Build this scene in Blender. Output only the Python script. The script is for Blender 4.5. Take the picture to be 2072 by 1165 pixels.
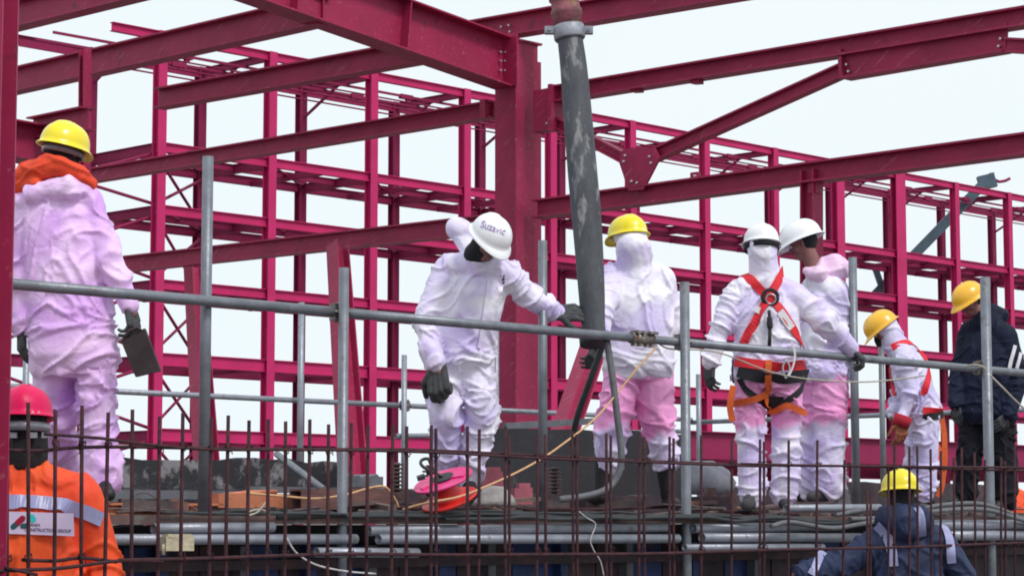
import bpy, bmesh, math, random
import numpy as np
from mathutils import Vector, Matrix, noise
from mathutils.bvhtree import BVHTree
random.seed(7)
for o in list(bpy.data.objects): bpy.data.objects.remove(o)
sc = bpy.context.scene
COL = sc.collection

# ------------------------------------------------------------------ camera
EYE = 1.6; FPX = 4600.0; CX, CY = 1036.0, 582.5
PITCH = math.atan(467.5/FPX)
cd = bpy.data.cameras.new('camera'); cam = bpy.data.objects.new('camera', cd); COL.objects.link(cam)
cam.location = (0, 0, EYE); cam.rotation_euler = (math.pi/2+PITCH, 0, 0)
cd.sensor_width = 36; cd.lens = 36*FPX/2072; cd.clip_start = .1; cd.clip_end = 5000
sc.camera = cam

# ------------------------------------------------------------------ overcast daylight
SUN_EL, SUN_AZ = math.radians(50), math.radians(138)      # azimuth from +Y towards +X
w = bpy.data.worlds.new('World'); sc.world = w; w.use_nodes = True
nt = w.node_tree; bg = nt.nodes['Background']
sky = nt.nodes.new('ShaderNodeTexSky'); sky.sky_type = 'NISHITA'; sky.sun_disc = False
sky.sun_elevation = SUN_EL; sky.sun_rotation = SUN_AZ; sky.dust_density = 4
mx = nt.nodes.new('ShaderNodeMix'); mx.data_type = 'RGBA'; mx.blend_type = 'MIX'; mx.inputs[0].default_value = .985
nt.links.new(sky.outputs[0], mx.inputs[6])
cn = nt.nodes.new('ShaderNodeTexNoise'); cn.inputs['Scale'].default_value = 1.6; cn.inputs['Detail'].default_value = 5
tcw = nt.nodes.new('ShaderNodeTexCoord'); nt.links.new(tcw.outputs['Generated'], cn.inputs['Vector'])
cr = nt.nodes.new('ShaderNodeValToRGB'); cr.color_ramp.elements[0].position = .3; cr.color_ramp.elements[1].position = .75
cr.color_ramp.elements[0].color = (8.45, 9.6, 10.1, 1); cr.color_ramp.elements[1].color = (9.3, 9.9, 10.3, 1)
nt.links.new(cn.outputs[0], cr.inputs[0]); nt.links.new(cr.outputs[0], mx.inputs[7])
nt.links.new(mx.outputs[2], bg.inputs[0]); bg.inputs[1].default_value = .1
sd = bpy.data.lights.new('sun', 'SUN'); sd.energy = 2.0; sd.angle = math.radians(14); sd.color = (1, .96, .92)
sun = bpy.data.objects.new('sun', sd); COL.objects.link(sun)
sdir = Vector((math.cos(SUN_EL)*math.sin(SUN_AZ), math.cos(SUN_EL)*math.cos(SUN_AZ), math.sin(SUN_EL)))
sun.rotation_euler = sdir.to_track_quat('Z', 'Y').to_euler(); sun.location = (0, 0, 60)
sc.view_settings.view_transform = 'Standard'; sc.view_settings.look = 'None'
sc.cycles.filter_width = 1.9
sc.view_settings.exposure = 0; sc.view_settings.gamma = 1

# ------------------------------------------------------------------ directions and placing
cp, sp = math.cos(PITCH), math.sin(PITCH)
O = Vector((0, 0, EYE))
def ray(px, py):
    x = (px-CX)/FPX; u = (CY-py)/FPX
    return Vector((x, cp-u*sp, sp+u*cp))
def P(px, py, Y):                     # world point seen at pixel px,py standing Y metres ahead
    r = ray(px, py); return O+r*(Y/r.y)
AZ = math.radians(44)
DA = Vector((math.sin(AZ), math.cos(AZ), 0)); DB = Vector((-math.cos(AZ), math.sin(AZ), 0))
UP = Vector((0, 0, 1))
class Plane:                          # vertical plane through a point along a direction
    def __init__(s, px, Y, d): s.o = P(px, 1050, Y); s.d = d; s.n = d.cross(UP)
    def at(s, px, py, off=0.0):
        r = ray(px, py); o = s.o+s.n*off*(-1 if s.n.y > 0 else 1)
        t = (o-O).dot(s.n)/r.dot(s.n); return O+r*t
    def x(s, px, z=0):                # point at column px at height z above the eye
        p = s.at(px, 1050); return Vector((p.x, p.y, EYE+z))

# ------------------------------------------------------------------ materials
def srgb(r, g, b):
    f = lambda c: c/255/12.92 if c/255 <= .04045 else ((c/255+.055)/1.055)**2.4
    return (f(r), f(g), f(b), 1)
def mat(name, col, col2=None, rough=.5, metal=0, scale=6, bump=.1, bscale=40, stain=None, stain_amt=.55, sscale=3, sheen=0, stretch=(1,1,1), coat=0, bdist=.01, spec=.5, scuff=None):
    m = bpy.data.materials.new(name); m.use_nodes = True; t = m.node_tree; b = t.nodes['Principled BSDF']
    b.inputs['Metallic'].default_value = metal; b.inputs['Specular IOR Level'].default_value = spec; b.inputs['Roughness'].default_value = rough
    if sheen: b.inputs['Sheen Weight'].default_value = sheen
    if coat: b.inputs['Coat Weight'].default_value = coat; b.inputs['Coat Roughness'].default_value = .15
    tc = t.nodes.new('ShaderNodeTexCoord'); mp = t.nodes.new('ShaderNodeMapping'); mp.inputs['Scale'].default_value = stretch
    t.links.new(tc.outputs['Object'], mp.inputs[0])
    n = t.nodes.new('ShaderNodeTexNoise'); n.inputs['Scale'].default_value = scale; n.inputs['Detail'].default_value = 6; n.inputs['Roughness'].default_value = .62
    t.links.new(mp.outputs[0], n.inputs['Vector'])
    r = t.nodes.new('ShaderNodeValToRGB'); r.color_ramp.elements[0].position = .33; r.color_ramp.elements[1].position = .68
    c2 = col2 or tuple(c*.72 for c in col[:3])+(1,)
    r.color_ramp.elements[0].color = c2; r.color_ramp.elements[1].color = col
    t.links.new(n.outputs[0], r.inputs[0]); out = r.outputs[0]
    if stain:
        n2 = t.nodes.new('ShaderNodeTexNoise'); n2.inputs['Scale'].default_value = sscale; n2.inputs['Detail'].default_value = 9; n2.inputs['Roughness'].default_value = .7
        t.links.new(mp.outputs[0], n2.inputs['Vector'])
        r2 = t.nodes.new('ShaderNodeValToRGB'); r2.color_ramp.elements[0].position = stain_amt; r2.color_ramp.elements[1].position = min(1, stain_amt+.08)
        t.links.new(n2.outputs[0], r2.inputs[0])
        mm = t.nodes.new('ShaderNodeMix'); mm.data_type = 'RGBA'; t.links.new(r2.outputs[0], mm.inputs[0]); t.links.new(out, mm.inputs[6]); mm.inputs[7].default_value = stain; out = mm.outputs[2]
    if scuff:
        ms = t.nodes.new('ShaderNodeMapping'); ms.inputs['Scale'].default_value = (1.0, 1.0, 1.0); ms.inputs['Rotation'].default_value = (.3, .5, .78); t.links.new(tc.outputs['Object'], ms.inputs[0])
        ms2 = t.nodes.new('ShaderNodeMapping'); ms2.inputs['Scale'].default_value = (2.0, 26.0, 26.0); t.links.new(ms.outputs[0], ms2.inputs[0])
        n5 = t.nodes.new('ShaderNodeTexNoise'); n5.inputs['Scale'].default_value = 1.0; n5.inputs['Detail'].default_value = 5; n5.inputs['Roughness'].default_value = .7; t.links.new(ms2.outputs[0], n5.inputs['Vector'])
        r5 = t.nodes.new('ShaderNodeValToRGB'); r5.color_ramp.elements[0].position = .60; r5.color_ramp.elements[1].position = .66; r5.color_ramp.elements[1].color = (.7, .7, .7, 1); t.links.new(n5.outputs[0], r5.inputs[0])
        m5 = t.nodes.new('ShaderNodeMix'); m5.data_type = 'RGBA'; t.links.new(r5.outputs[0], m5.inputs[0]); t.links.new(out, m5.inputs[6]); m5.inputs[7].default_value = scuff; out = m5.outputs[2]
    t.links.new(out, b.inputs['Base Color'])
    if bump:
        n3 = t.nodes.new('ShaderNodeTexNoise'); n3.inputs['Scale'].default_value = bscale; n3.inputs['Detail'].default_value = 4
        t.links.new(mp.outputs[0], n3.inputs['Vector'])
        bp = t.nodes.new('ShaderNodeBump'); bp.inputs['Strength'].default_value = bump; bp.inputs['Distance'].default_value = bdist
        t.links.new(n3.outputs[0], bp.inputs['Height']); t.links.new(bp.outputs[0], b.inputs['Normal'])
        rr = t.nodes.new('ShaderNodeMapRange'); rr.inputs[3].default_value = max(0, rough-.12); rr.inputs[4].default_value = min(1, rough+.15)
        t.links.new(n3.outputs[0], rr.inputs[0]); t.links.new(rr.outputs[0], b.inputs['Roughness'])
    return m
def suit_mat(name, c_light, c_shade_tint, c_reflect_band=None, zlo=.5, zhi=.95, dirt=.35):
    m = bpy.data.materials.new(name); m.use_nodes = True; t = m.node_tree; b = t.nodes['Principled BSDF']; L = t.links.new
    b.inputs['Roughness'].default_value = .55; b.inputs['Sheen Weight'].default_value = .15
    b.inputs['Subsurface Weight'].default_value = 0.0
    tc = t.nodes.new('ShaderNodeTexCoord')
    n = t.nodes.new('ShaderNodeTexNoise'); n.inputs['Scale'].default_value = 3.0; n.inputs['Detail'].default_value = 2; n.inputs['Distortion'].default_value = .8; L(tc.outputs['Object'], n.inputs['Vector'])
    r = t.nodes.new('ShaderNodeValToRGB'); r.color_ramp.elements[0].position = .36; r.color_ramp.elements[1].position = .62
    r.color_ramp.elements[0].color = c_shade_tint; r.color_ramp.elements[1].color = c_light; L(n.outputs[0], r.inputs[0]); out = r.outputs[0]  # noise patches put the violet shade of the folds into the cloth colour
    if c_reflect_band:  # pink reflection painted into the cloth as a band by height
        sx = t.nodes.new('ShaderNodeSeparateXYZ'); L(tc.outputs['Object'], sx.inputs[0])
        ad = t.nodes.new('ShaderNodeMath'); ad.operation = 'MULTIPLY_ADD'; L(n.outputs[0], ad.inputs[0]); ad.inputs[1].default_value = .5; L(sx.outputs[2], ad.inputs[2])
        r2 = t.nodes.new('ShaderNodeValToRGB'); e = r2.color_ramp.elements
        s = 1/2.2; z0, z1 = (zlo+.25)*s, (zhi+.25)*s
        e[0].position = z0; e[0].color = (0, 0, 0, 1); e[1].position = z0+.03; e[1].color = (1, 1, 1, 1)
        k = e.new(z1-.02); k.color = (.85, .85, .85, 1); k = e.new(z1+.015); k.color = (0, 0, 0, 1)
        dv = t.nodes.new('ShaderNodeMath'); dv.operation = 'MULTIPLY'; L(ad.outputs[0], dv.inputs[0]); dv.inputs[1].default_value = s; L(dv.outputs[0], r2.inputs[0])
        mm = t.nodes.new('ShaderNodeMix'); mm.data_type = 'RGBA'; L(r2.outputs[0], mm.inputs[0]); L(out, mm.inputs[6]); mm.inputs[7].default_value = c_reflect_band; out = mm.outputs[2]
    n4 = t.nodes.new('ShaderNodeTexNoise'); n4.inputs['Scale'].default_value = 17; n4.inputs['Detail'].default_value = 9; n4.inputs['Roughness'].default_value = .75; L(tc.outputs['Object'], n4.inputs['Vector'])
    r4 = t.nodes.new('ShaderNodeValToRGB'); r4.color_ramp.elements[0].position = .64; r4.color_ramp.elements[1].position = .68; r4.color_ramp.elements[1].color = (dirt,)*3+(1,)
    L(n4.outputs[0], r4.inputs[0])
    md = t.nodes.new('ShaderNodeMix'); md.data_type = 'RGBA'; L(r4.outputs[0], md.inputs[0]); L(out, md.inputs[6]); md.inputs[7].default_value = (.3, .27, .3, 1)
    L(md.outputs[2], b.inputs['Base Color'])
    # crumpled non-woven cloth: fine sharp creases
    mp = t.nodes.new('ShaderNodeMapping'); mp.inputs['Scale'].default_value = (1, 1, 1.3); L(tc.outputs['Object'], mp.inputs[0])
    v = t.nodes.new('ShaderNodeTexVoronoi'); v.feature = 'F1'; v.inputs['Scale'].default_value = 6; L(mp.outputs[0], v.inputs['Vector'])
    nn = t.nodes.new('ShaderNodeTexNoise'); nn.inputs['Scale'].default_value = 9; nn.inputs['Detail'].default_value = 2; nn.inputs['Distortion'].default_value = 1.2; L(mp.outputs[0], nn.inputs['Vector'])
    a = t.nodes.new('ShaderNodeMath'); a.operation = 'MULTIPLY_ADD'; L(v.outputs['Distance'], a.inputs[0]); a.inputs[1].default_value = .8; L(nn.outputs[0], a.inputs[2])
    bp = t.nodes.new('ShaderNodeBump'); bp.inputs['Strength'].default_value = .5; bp.inputs['Distance'].default_value = .018
    L(a.outputs[0], bp.inputs['Height']); L(bp.outputs[0], b.inputs['Normal'])
    return m
M = {}
M['steel'] = mat('red_primer_steel', (.36, .019, .082, 1), (.28, .015, .062, 1), scuff=(.42, .12, .16, 1), spec=.3, rough=.5, scale=2.2, bump=.12, bscale=18, stain=(.14, .022, .042, 1), stain_amt=.6, sscale=3.5)
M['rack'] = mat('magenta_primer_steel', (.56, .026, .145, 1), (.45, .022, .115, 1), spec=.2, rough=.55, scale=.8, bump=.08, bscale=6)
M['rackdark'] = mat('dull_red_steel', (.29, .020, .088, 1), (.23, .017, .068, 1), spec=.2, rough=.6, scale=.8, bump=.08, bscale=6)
M['bolt'] = mat('bolt_zinc', (.62, .55, .6, 1), rough=.35, metal=.5, bump=0)
M['tube'] = mat('galvanised_tube', (.235, .25, .285, 1), (.15, .16, .19, 1), rough=.42, metal=.35, scale=9, bump=.15, bscale=60, stain=(.13, .12, .12, 1), stain_amt=.6, sscale=12, stretch=(1, 1, 1))
M['tubelight'] = mat('light_galvanised_tube', (.34, .36, .43, 1), (.22, .23, .27, 1), rough=.4, metal=.3, scale=9, bump=.15, bscale=60, stain=(.16, .14, .14, 1), stain_amt=.57, sscale=9)
M['clamp'] = mat('clamp_steel', (.32, .29, .27, 1), (.14, .11, .10, 1), rough=.45, metal=.5, scale=30, bump=.3, stain=(.2, .07, .05, 1), stain_amt=.55, sscale=20)
M['rebar'] = mat('rusty_rebar', (.082, .028, .032, 1), (.028, .016, .024, 1), spec=.25, rough=.85, scale=25, bump=.6, bscale=180, bdist=.004)
M['hose'] = mat('rubber_hose', (.085, .09, .105, 1), (.038, .04, .05, 1), rough=.7, scale=7, bump=.5, bscale=45, stain=(.24, .24, .25, 1), stain_amt=.56, sscale=9, stretch=(1, 1, .35))
M['rustpipe'] = mat('rusty_pipe', (.33, .09, .12, 1), (.13, .055, .06, 1), rough=.7, scale=10, bump=.5, bscale=40, stain=(.25, .14, .07, 1), stain_amt=.55, sscale=8)
M['flange'] = mat('grey_flange', (.36, .37, .42, 1), (.2, .21, .25, 1), rough=.5, metal=.3, scale=18, bump=.3)
M['plywood'] = mat('black_filmed_plywood', (.028, .028, .034, 1), (.014, .015, .02, 1), rough=.6, scale=5, bump=.3, stain=(.22, .21, .225, 1), stain_amt=.5, sscale=4.5)
M['darkboard'] = mat('dark_board', (.026, .024, .03, 1), (.018, .018, .024, 1), rough=.7, scale=5, bump=.3, stain=(.06, .055, .06, 1), stain_amt=.6, sscale=5)
M['ledger'] = mat('grey_painted_steel', (.16, .165, .19, 1), (.09, .095, .11, 1), rough=.6, scale=8, bump=.3, stain=(.03, .09, .2, 1), stain_amt=.63, sscale=2.5)
M['bluepanel'] = mat('blue_formwork', (.025, .06, .22, 1), (.015, .03, .10, 1), rough=.6, scale=6, bump=.3, stain=(.08, .05, .05, 1), stain_amt=.56, sscale=7)
M['darksteel'] = mat('dark_formwork', (.085, .052, .062, 1), (.035, .028, .038, 1), rough=.75, scale=6, bump=.4, stain=(.11, .05, .045, 1), stain_amt=.55, sscale=6)
M['orangesteel'] = mat('orange_rust_steel', (.60, .21, .10, 1), (.38, .12, .07, 1), rough=.5, scale=7, bump=.3, stain=(.12, .05, .045, 1), stain_amt=.6, sscale=5)
M['wood'] = mat('weathered_timber', (.2, .09, .08, 1), (.1, .05, .05, 1), rough=.8, scale=6, bump=.5, bscale=30, stretch=(1, 1, 6))
M['deck'] = mat('deck_boards', (.17, .10, .09, 1), (.07, .05, .05, 1), rough=.85, scale=4, bump=.6, bscale=20, stain=(.12, .12, .12, 1), stain_amt=.55, sscale=6)
M['cable'] = mat('black_cable', (.03, .036, .04, 1), (.018, .02, .024, 1), rough=.55, scale=30, bump=.1)
M['greyhose'] = mat('grey_hose', (.15, .155, .175, 1), (.09, .09, .1, 1), rough=.6, scale=20, bump=.2)
M['cord'] = mat('yellow_cord', (.72, .42, .22, 1), (.5, .27, .14, 1), rough=.7, scale=60, bump=.3)
M['rope'] = mat('pale_rope', (.5, .45, .38, 1), (.3, .26, .22, 1), rough=.85, scale=60, bump=.3)
M['twine'] = mat('white_twine', (.62, .6, .62, 1), (.4, .38, .4, 1), rough=.85, scale=60, bump=.3)
M['ground'] = mat('site_ground', (.22, .2, .2, 1), (.12, .11, .11, 1), rough=.95, scale=.6, bump=.6, bscale=5)
M['pinkplastic'] = mat('pink_plastic', (.80, .045, .25, 1), (.66, .035, .18, 1), rough=.35, scale=12, bump=.1)
M['redplastic'] = mat('red_plastic', (.82, .03, .02, 1), (.6, .015, .02, 1), rough=.38, scale=12, bump=.1)
M['pinkblock'] = mat('faded_red_block', (.42, .10, .14, 1), (.28, .07, .1, 1), rough=.6, scale=14, bump=.3)
M['brown'] = mat('brown_spring_steel', (.17, .10, .09, 1), (.08, .05, .05, 1), rough=.6, scale=20, bump=.3)
M['sack'] = mat('dusty_cloth', (.38, .35, .34, 1), (.2, .18, .18, 1), rough=.9, scale=8, bump=.5)
M['tarp'] = mat('grey_tarp', (.24, .24, .28, 1), (.12, .12, .15, 1), rough=.7, scale=8, bump=.5, bscale=14)
M['cream'] = mat('cream_block', (.6, .55, .38, 1), (.4, .35, .25, 1), rough=.7, scale=18, bump=.4)
M['bluegrey'] = mat('blue_grey_steel', (.075, .125, .165, 1), (.05, .085, .115, 1), rough=.5, scale=2, bump=.1)
M['skin'] = mat('skin', (.26, .11, .10, 1), (.2, .08, .075, 1), rough=.55, scale=14, bump=.15)
M['black'] = mat('black_knit', (.011, .011, .016, 1), (.007, .007, .01, 1), rough=.85, scale=40, bump=.5, bscale=160)
M['glove'] = mat('dark_grey_glove', (.085, .09, .095, 1), (.045, .048, .052, 1), rough=.85, scale=26, bump=.6, bscale=110)
M['boot'] = mat('black_boot', (.014, .014, .018, 1), (.01, .01, .012, 1), rough=.55, scale=14, bump=.3)
M['muddyboot'] = mat('grey_dusty_boot', (.07, .068, .075, 1), (.03, .03, .034, 1), rough=.8, scale=14, bump=.3)
M['helyellow'] = mat('yellow_helmet', (.92, .76, .012, 1), (.88, .70, .012, 1), rough=.3, scale=8, bump=.03, coat=.4, stain=(.5, .4, .1, 1), stain_amt=.74, sscale=14)
M['helorange'] = mat('amber_helmet', (.92, .50, .02, 1), (.86, .43, .02, 1), rough=.3, scale=8, bump=.03, coat=.4, stain=(.45, .25, .06, 1), stain_amt=.72, sscale=14)
M['helwhite'] = mat('white_helmet', (.88, .88, .9, 1), (.82, .81, .86, 1), rough=.3, scale=8, bump=.03, coat=.4, stain=(.5, .48, .5, 1), stain_amt=.74, sscale=14)
M['helred'] = mat('crimson_helmet', (.74, .002, .11, 1), (.6, .002, .06, 1), spec=.3, rough=.4, scale=8, bump=.03)
M['orangecloth'] = mat('orange_cloth', (.84, .075, .018, 1), (.7, .05, .015, 1), rough=.75, scale=6, bump=.3, bscale=18)
M['orangevest'] = mat('hi_vis_orange', (.90, .12, .014, 1), (.82, .045, .014, 1), rough=.65, scale=2.6, bump=.5, bscale=12, bdist=.02)
M['reflective'] = mat('reflective_tape', (.36, .36, .62, 1), (.28, .28, .46, 1), rough=.35, scale=12, bump=.1)
M['navy'] = mat('navy_cloth', (.022, .036, .105, 1), (.013, .02, .055, 1), rough=.75, scale=6, bump=.5, bscale=16, bdist=.02)
M['darknavy'] = mat('dark_navy_cloth', (.009, .014, .042, 1), (.005, .008, .022, 1), spec=.25, rough=.75, scale=6, bump=.5, bscale=16, bdist=.02)
M['darkcloth'] = mat('black_work_cloth', (.012, .012, .020, 1), (.006, .006, .011, 1), spec=.25, rough=.8, scale=6, bump=.5, bscale=16, bdist=.02)
M['brownboard'] = mat('dark_brown_board', (.055, .036, .04, 1), (.035, .024, .028, 1), rough=.7, scale=8, bump=.3)
M['redstrap'] = mat('red_webbing', (.76, .012, .03, 1), (.62, .01, .02, 1), rough=.6, scale=30, bump=.2, bscale=200)
M['orangestrap'] = mat('orange_webbing', (.75, .13, .02, 1), (.6, .09, .02, 1), rough=.65, scale=30, bump=.2, bscale=200)
M['blackstrap'] = mat('black_webbing', (.02, .018, .024, 1), (.012, .012, .016, 1), rough=.7, scale=30, bump=.2, bscale=200)
M['whitestrap'] = mat('white_tape', (.75, .73, .76, 1), (.6, .58, .62, 1), rough=.6, scale=30, bump=.2)
M['silver'] = mat('steel_hardware', (.6, .6, .64, 1), (.4, .4, .44, 1), rough=.3, metal=.9, scale=20, bump=.05)
M['panel'] = mat('white_logo_panel', (.72, .62, .82, 1), (.66, .55, .78, 1), rough=.5, scale=5, bump=.05)
M['ink'] = mat('dark_ink', (.035, .015, .09, 1), rough=.6, bump=0)
M['inkpurple'] = mat('faded_purple_ink', (.40, .28, .52, 1), rough=.6, bump=0)
M['logored'] = mat('logo_red', (.42, .005, .045, 1), rough=.5, bump=0)
M['logoteal'] = mat('logo_teal', (.02, .11, .13, 1), rough=.5, bump=0)
M['logocyan'] = mat('logo_cyan', (.05, .70, .72, 1), rough=.5, bump=0)
M['pale'] = mat('pale_print', (.85, .5, .6, 1), rough=.5, bump=0)
M['lens'] = mat('goggle_lens', (.2, .2, .24, 1), (.12, .12, .15, 1), rough=.2, scale=6, bump=0, coat=.5)
M['red cuff'] = mat('red_cuff', (.45, .008, .03, 1), rough=.8, scale=20, bump=.3)
M['tanglove'] = mat('orange_tan_glove', (.40, .13, .06, 1), (.26, .08, .05, 1), rough=.8, scale=20, bump=.4)
M['suitlav'] = suit_mat('lavender_coverall', (.88, .62, .93, 1), (.68, .36, .83, 1), dirt=.4)
M['suitwhite'] = suit_mat('white_coverall', (.89, .86, .95, 1), (.64, .53, .86, 1), dirt=.5)
M['suitpink'] = suit_mat('white_coverall_pink_reflection_thighs', (.89, .86, .95, 1), (.64, .53, .86, 1), (.90, .32, .66, 1), .5, .95, dirt=.5)  # pink reflection on the thighs painted in
M['suitpink2'] = suit_mat('white_coverall_pink_reflection_seat', (.89, .86, .95, 1), (.64, .53, .86, 1), (.90, .32, .66, 1), .22, .85, dirt=.5)  # same painted pink reflection, reaching lower down the legs
M['suitviolet'] = suit_mat('violet_grey_coverall', (.74, .70, .90, 1), (.56, .48, .80, 1), dirt=.5)
M['hoodpink'] = suit_mat('pink_hood', (.88, .62, .80, 1), (.78, .48, .74, 1), dirt=.15)

# ------------------------------------------------------------------ mesh collecting
class MB:
    def __init__(s): s.v = []; s.f = []; s.sm = []
    def add(s, vs, fs, smooth=False):
        k = len(s.v); s.v += [Vector(v) for v in vs]; s.f += [tuple(i+k for i in f) for f in fs]
        s.sm += (smooth if isinstance(smooth, list) else [smooth]*len(fs)); return s
    def prism(s, poly, ext):          # poly: list of Vectors; ext: vector
        n = len(poly); vs = list(poly)+[p+ext for p in poly]
        fs = [tuple(range(n))[::-1], tuple(range(n, 2*n))]+[(i, (i+1) % n, n+(i+1) % n, n+i) for i in range(n)]
        return s.add(vs, fs)
    def box(s, c, x, y, z):           # centre and three half-axis vectors
        vs = [c+x*i+y*j+z*k for k in (-1, 1) for j in (-1, 1) for i in (-1, 1)]
        return s.add(vs, [(0, 2, 3, 1), (4, 5, 7, 6), (0, 1, 5, 4), (2, 6, 7, 3), (0, 4, 6, 2), (1, 3, 7, 5)])
    def beam(s, p0, p1, w, h, up=UP):
        d = (p1-p0).normalized(); side = d.cross(up).normalized(); u = side.cross(d).normalized()
        return s.box((p0+p1)/2, d*((p1-p0).length/2), side*(w/2), u*(h/2))
    def ibeam(s, p0, p1, w, h, up=UP, tf=.018, tw=.014, w1=None, h1=None):
        d = (p1-p0).normalized(); side = d.cross(up).normalized(); u = side.cross(d).normalized()
        def prof(w, h):
            a, b = w/2, h/2
            return [(-a, -b), (a, -b), (a, -b+tf), (tw/2, -b+tf), (tw/2, b-tf), (a, b-tf), (a, b), (-a, b), (-a, b-tf), (-tw/2, b-tf), (-tw/2, -b+tf), (-a, -b+tf)]
        A = prof(w, h); B = prof(w1 or w, h1 or h); n = 12
        vs = [p0+side*x+u*y for x, y in A]+[p1+side*x+u*y for x, y in B]
        fs = [(i, (i+1) % n, n+(i+1) % n, n+i) for i in range(n)]
        for o in (0, n):
            for q in ((0, 1, 2, 3, 10, 11), (3, 4, 9, 10), (4, 5, 6, 7, 8, 9)): fs.append(tuple(o+i for i in (q if o else q[::-1])))
        return s.add(vs, fs)
    def tube(s, pts, r, seg=10, cap=True, hollow=False):
        pts = [Vector(p) for p in pts]; n = len(pts); R = r if isinstance(r, (list, tuple)) else [r]*n
        t0 = (pts[1]-pts[0]).normalized(); a = t0.orthogonal().normalized(); vs = []; fs = []; sm = []
        prev = t0
        for i, p in enumerate(pts):
            t = (pts[min(i+1, n-1)]-pts[max(i-1, 0)]).normalized()
            q = prev.rotation_difference(t); a = (q @ a).normalized(); prev = t; b = t.cross(a)
            for k in range(seg):
                th = 2*math.pi*k/seg; vs.append(p+(a*math.cos(th)+b*math.sin(th))*R[i])
        for i in range(n-1):
            for k in range(seg):
                fs.append((i*seg+k, i*seg+(k+1) % seg, (i+1)*seg+(k+1) % seg, (i+1)*seg+k)); sm.append(True)
        if hollow:
            for (i, sg) in ((0, 1), (n-1, -1)):
                t = (pts[1]-pts[0]).normalized() if i == 0 else (pts[-1]-pts[-2]).normalized()
                base = len(vs); c = pts[i]
                ring = vs[i*seg:(i+1)*seg]
                vs += [c+(v-c)*.84 for v in ring]; vs += [c+(v-c)*.84+t*sg*R[i]*4 for v in ring]
                for k in range(seg):
                    k2 = (k+1) % seg
                    fs += [(i*seg+k, base+k, base+k2, i*seg+k2)[::sg], (base+k, base+seg+k, base+seg+k2, base+k2)[::sg]]; sm += [False, True]
                fs.append(tuple(range(base+seg, base+2*seg))[::-sg]); sm.append(False)
        elif cap:
            fs.append(tuple(range(seg))[::-1]); fs.append(tuple((n-1)*seg+k for k in range(seg))); sm += [False, False]
        return s.add(vs, fs, sm)
    def ball(s, c, r, seg=12, rings=8, ax=None):    # ellipsoid; ax three half-axis vectors
        ax = ax or (Vector((r, 0, 0)), Vector((0, r, 0)), Vector((0, 0, r)))
        vs = [c+ax[2]]; fs = []
        for i in range(1, rings):
            ph = math.pi*i/rings
            for k in range(seg):
                th = 2*math.pi*k/seg; vs.append(c+ax[0]*(math.sin(ph)*math.cos(th))+ax[1]*(math.sin(ph)*math.sin(th))+ax[2]*math.cos(ph))
        vs.append(c-ax[2]); e = len(vs)-1
        for k in range(seg):
            k2 = (k+1) % seg; fs.append((0, 1+k, 1+k2)); fs.append((e, 1+(rings-2)*seg+k2, 1+(rings-2)*seg+k))
            for i in range(rings-2): fs.append((1+i*seg+k, 1+(i+1)*seg+k, 1+(i+1)*seg+k2, 1+i*seg+k2))
        return s.add(vs, fs, True)
    def cap(s, a, ra, b, rb, seg=14):  # tapered capsule
        d = b-a; n = 7; L = max(d.length, 1e-5); t = d/L
        pts = []; rr = []
        for i in range(5): th = math.pi/2*(1-i/4); pts.append(a-t*ra*math.sin(th)); rr.append(max(ra*math.cos(th), ra*.05))
        for i in range(1, n): pts.append(a.lerp(b, i/n)); rr.append(ra+(rb-ra)*i/n)
        for i in range(5): th = math.pi/2*i/4; pts.append(b+t*rb*math.sin(th)); rr.append(max(rb*math.cos(th), rb*.05))
        return s.tube(pts, rr, seg)
    def loft(s, rings, seg=28, pw=2.3):  # rings: centre, side half vector, front half vector
        vs = []; fs = []
        for c, a, b in rings:
            for k in range(seg):
                th = 2*math.pi*k/seg; cx, cy = math.cos(th), math.sin(th)
                ex = math.copysign(abs(cx)**(2/pw), cx); ey = math.copysign(abs(cy)**(2/pw), cy)
                vs.append(c+a*ex+b*ey)
        for i in range(len(rings)-1):
            for k in range(seg): fs.append((i*seg+k, i*seg+(k+1) % seg, (i+1)*seg+(k+1) % seg, (i+1)*seg+k))
        m = (len(rings)-1)*seg
        fs.append(tuple(range(seg))[::-1]); fs.append(tuple(m+k for k in range(seg)))
        return s.add(vs, fs, True)

WL = {}
def wl(o): return WL.get(o.name, Vector((0, 0, 0))) if o else Vector((0, 0, 0))
def tag(o, label=None, cat=None, group=None, kind=None):
    if label: o['label'] = label
    if cat: o['category'] = cat
    if group: o['group'] = group
    if kind: o['kind'] = kind
    return o
def link(name, me, mats, parent, loc):
    o = bpy.data.objects.new(name, me); COL.objects.link(o)
    if parent: o.parent = parent; o.location = loc-wl(parent)
    else: o.location = loc
    WL[o.name] = Vector(loc)
    for m in (mats if isinstance(mats, list) else [mats]): me.materials.append(m)
    return o
def obj(name, mb, m, parent=None, label=None, cat=None, group=None, kind=None, fixn=True):
    vs = mb.v
    if parent: loc = wl(parent).copy()
    else:
        xs = [v.x for v in vs]; ys = [v.y for v in vs]; zs = [v.z for v in vs]
        loc = Vector(((min(xs)+max(xs))/2, (min(ys)+max(ys))/2, min(zs)))
    me = bpy.data.meshes.new(name); me.from_pydata([v-loc for v in vs], [], mb.f)
    me.polygons.foreach_set('use_smooth', mb.sm); me.update()
    if fixn:
        bm = bmesh.new(); bm.from_mesh(me); bmesh.ops.recalc_face_normals(bm, faces=bm.faces); bm.to_mesh(me); bm.free()
    return tag(link(name, me, m, parent, loc), label, cat, group, kind)
def empty(name, loc, label, cat, group=None):
    o = bpy.data.objects.new(name, None); COL.objects.link(o); o.location = loc; WL[o.name] = Vector(loc); o.empty_display_size = .1
    return tag(o, label, cat, group)
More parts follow.
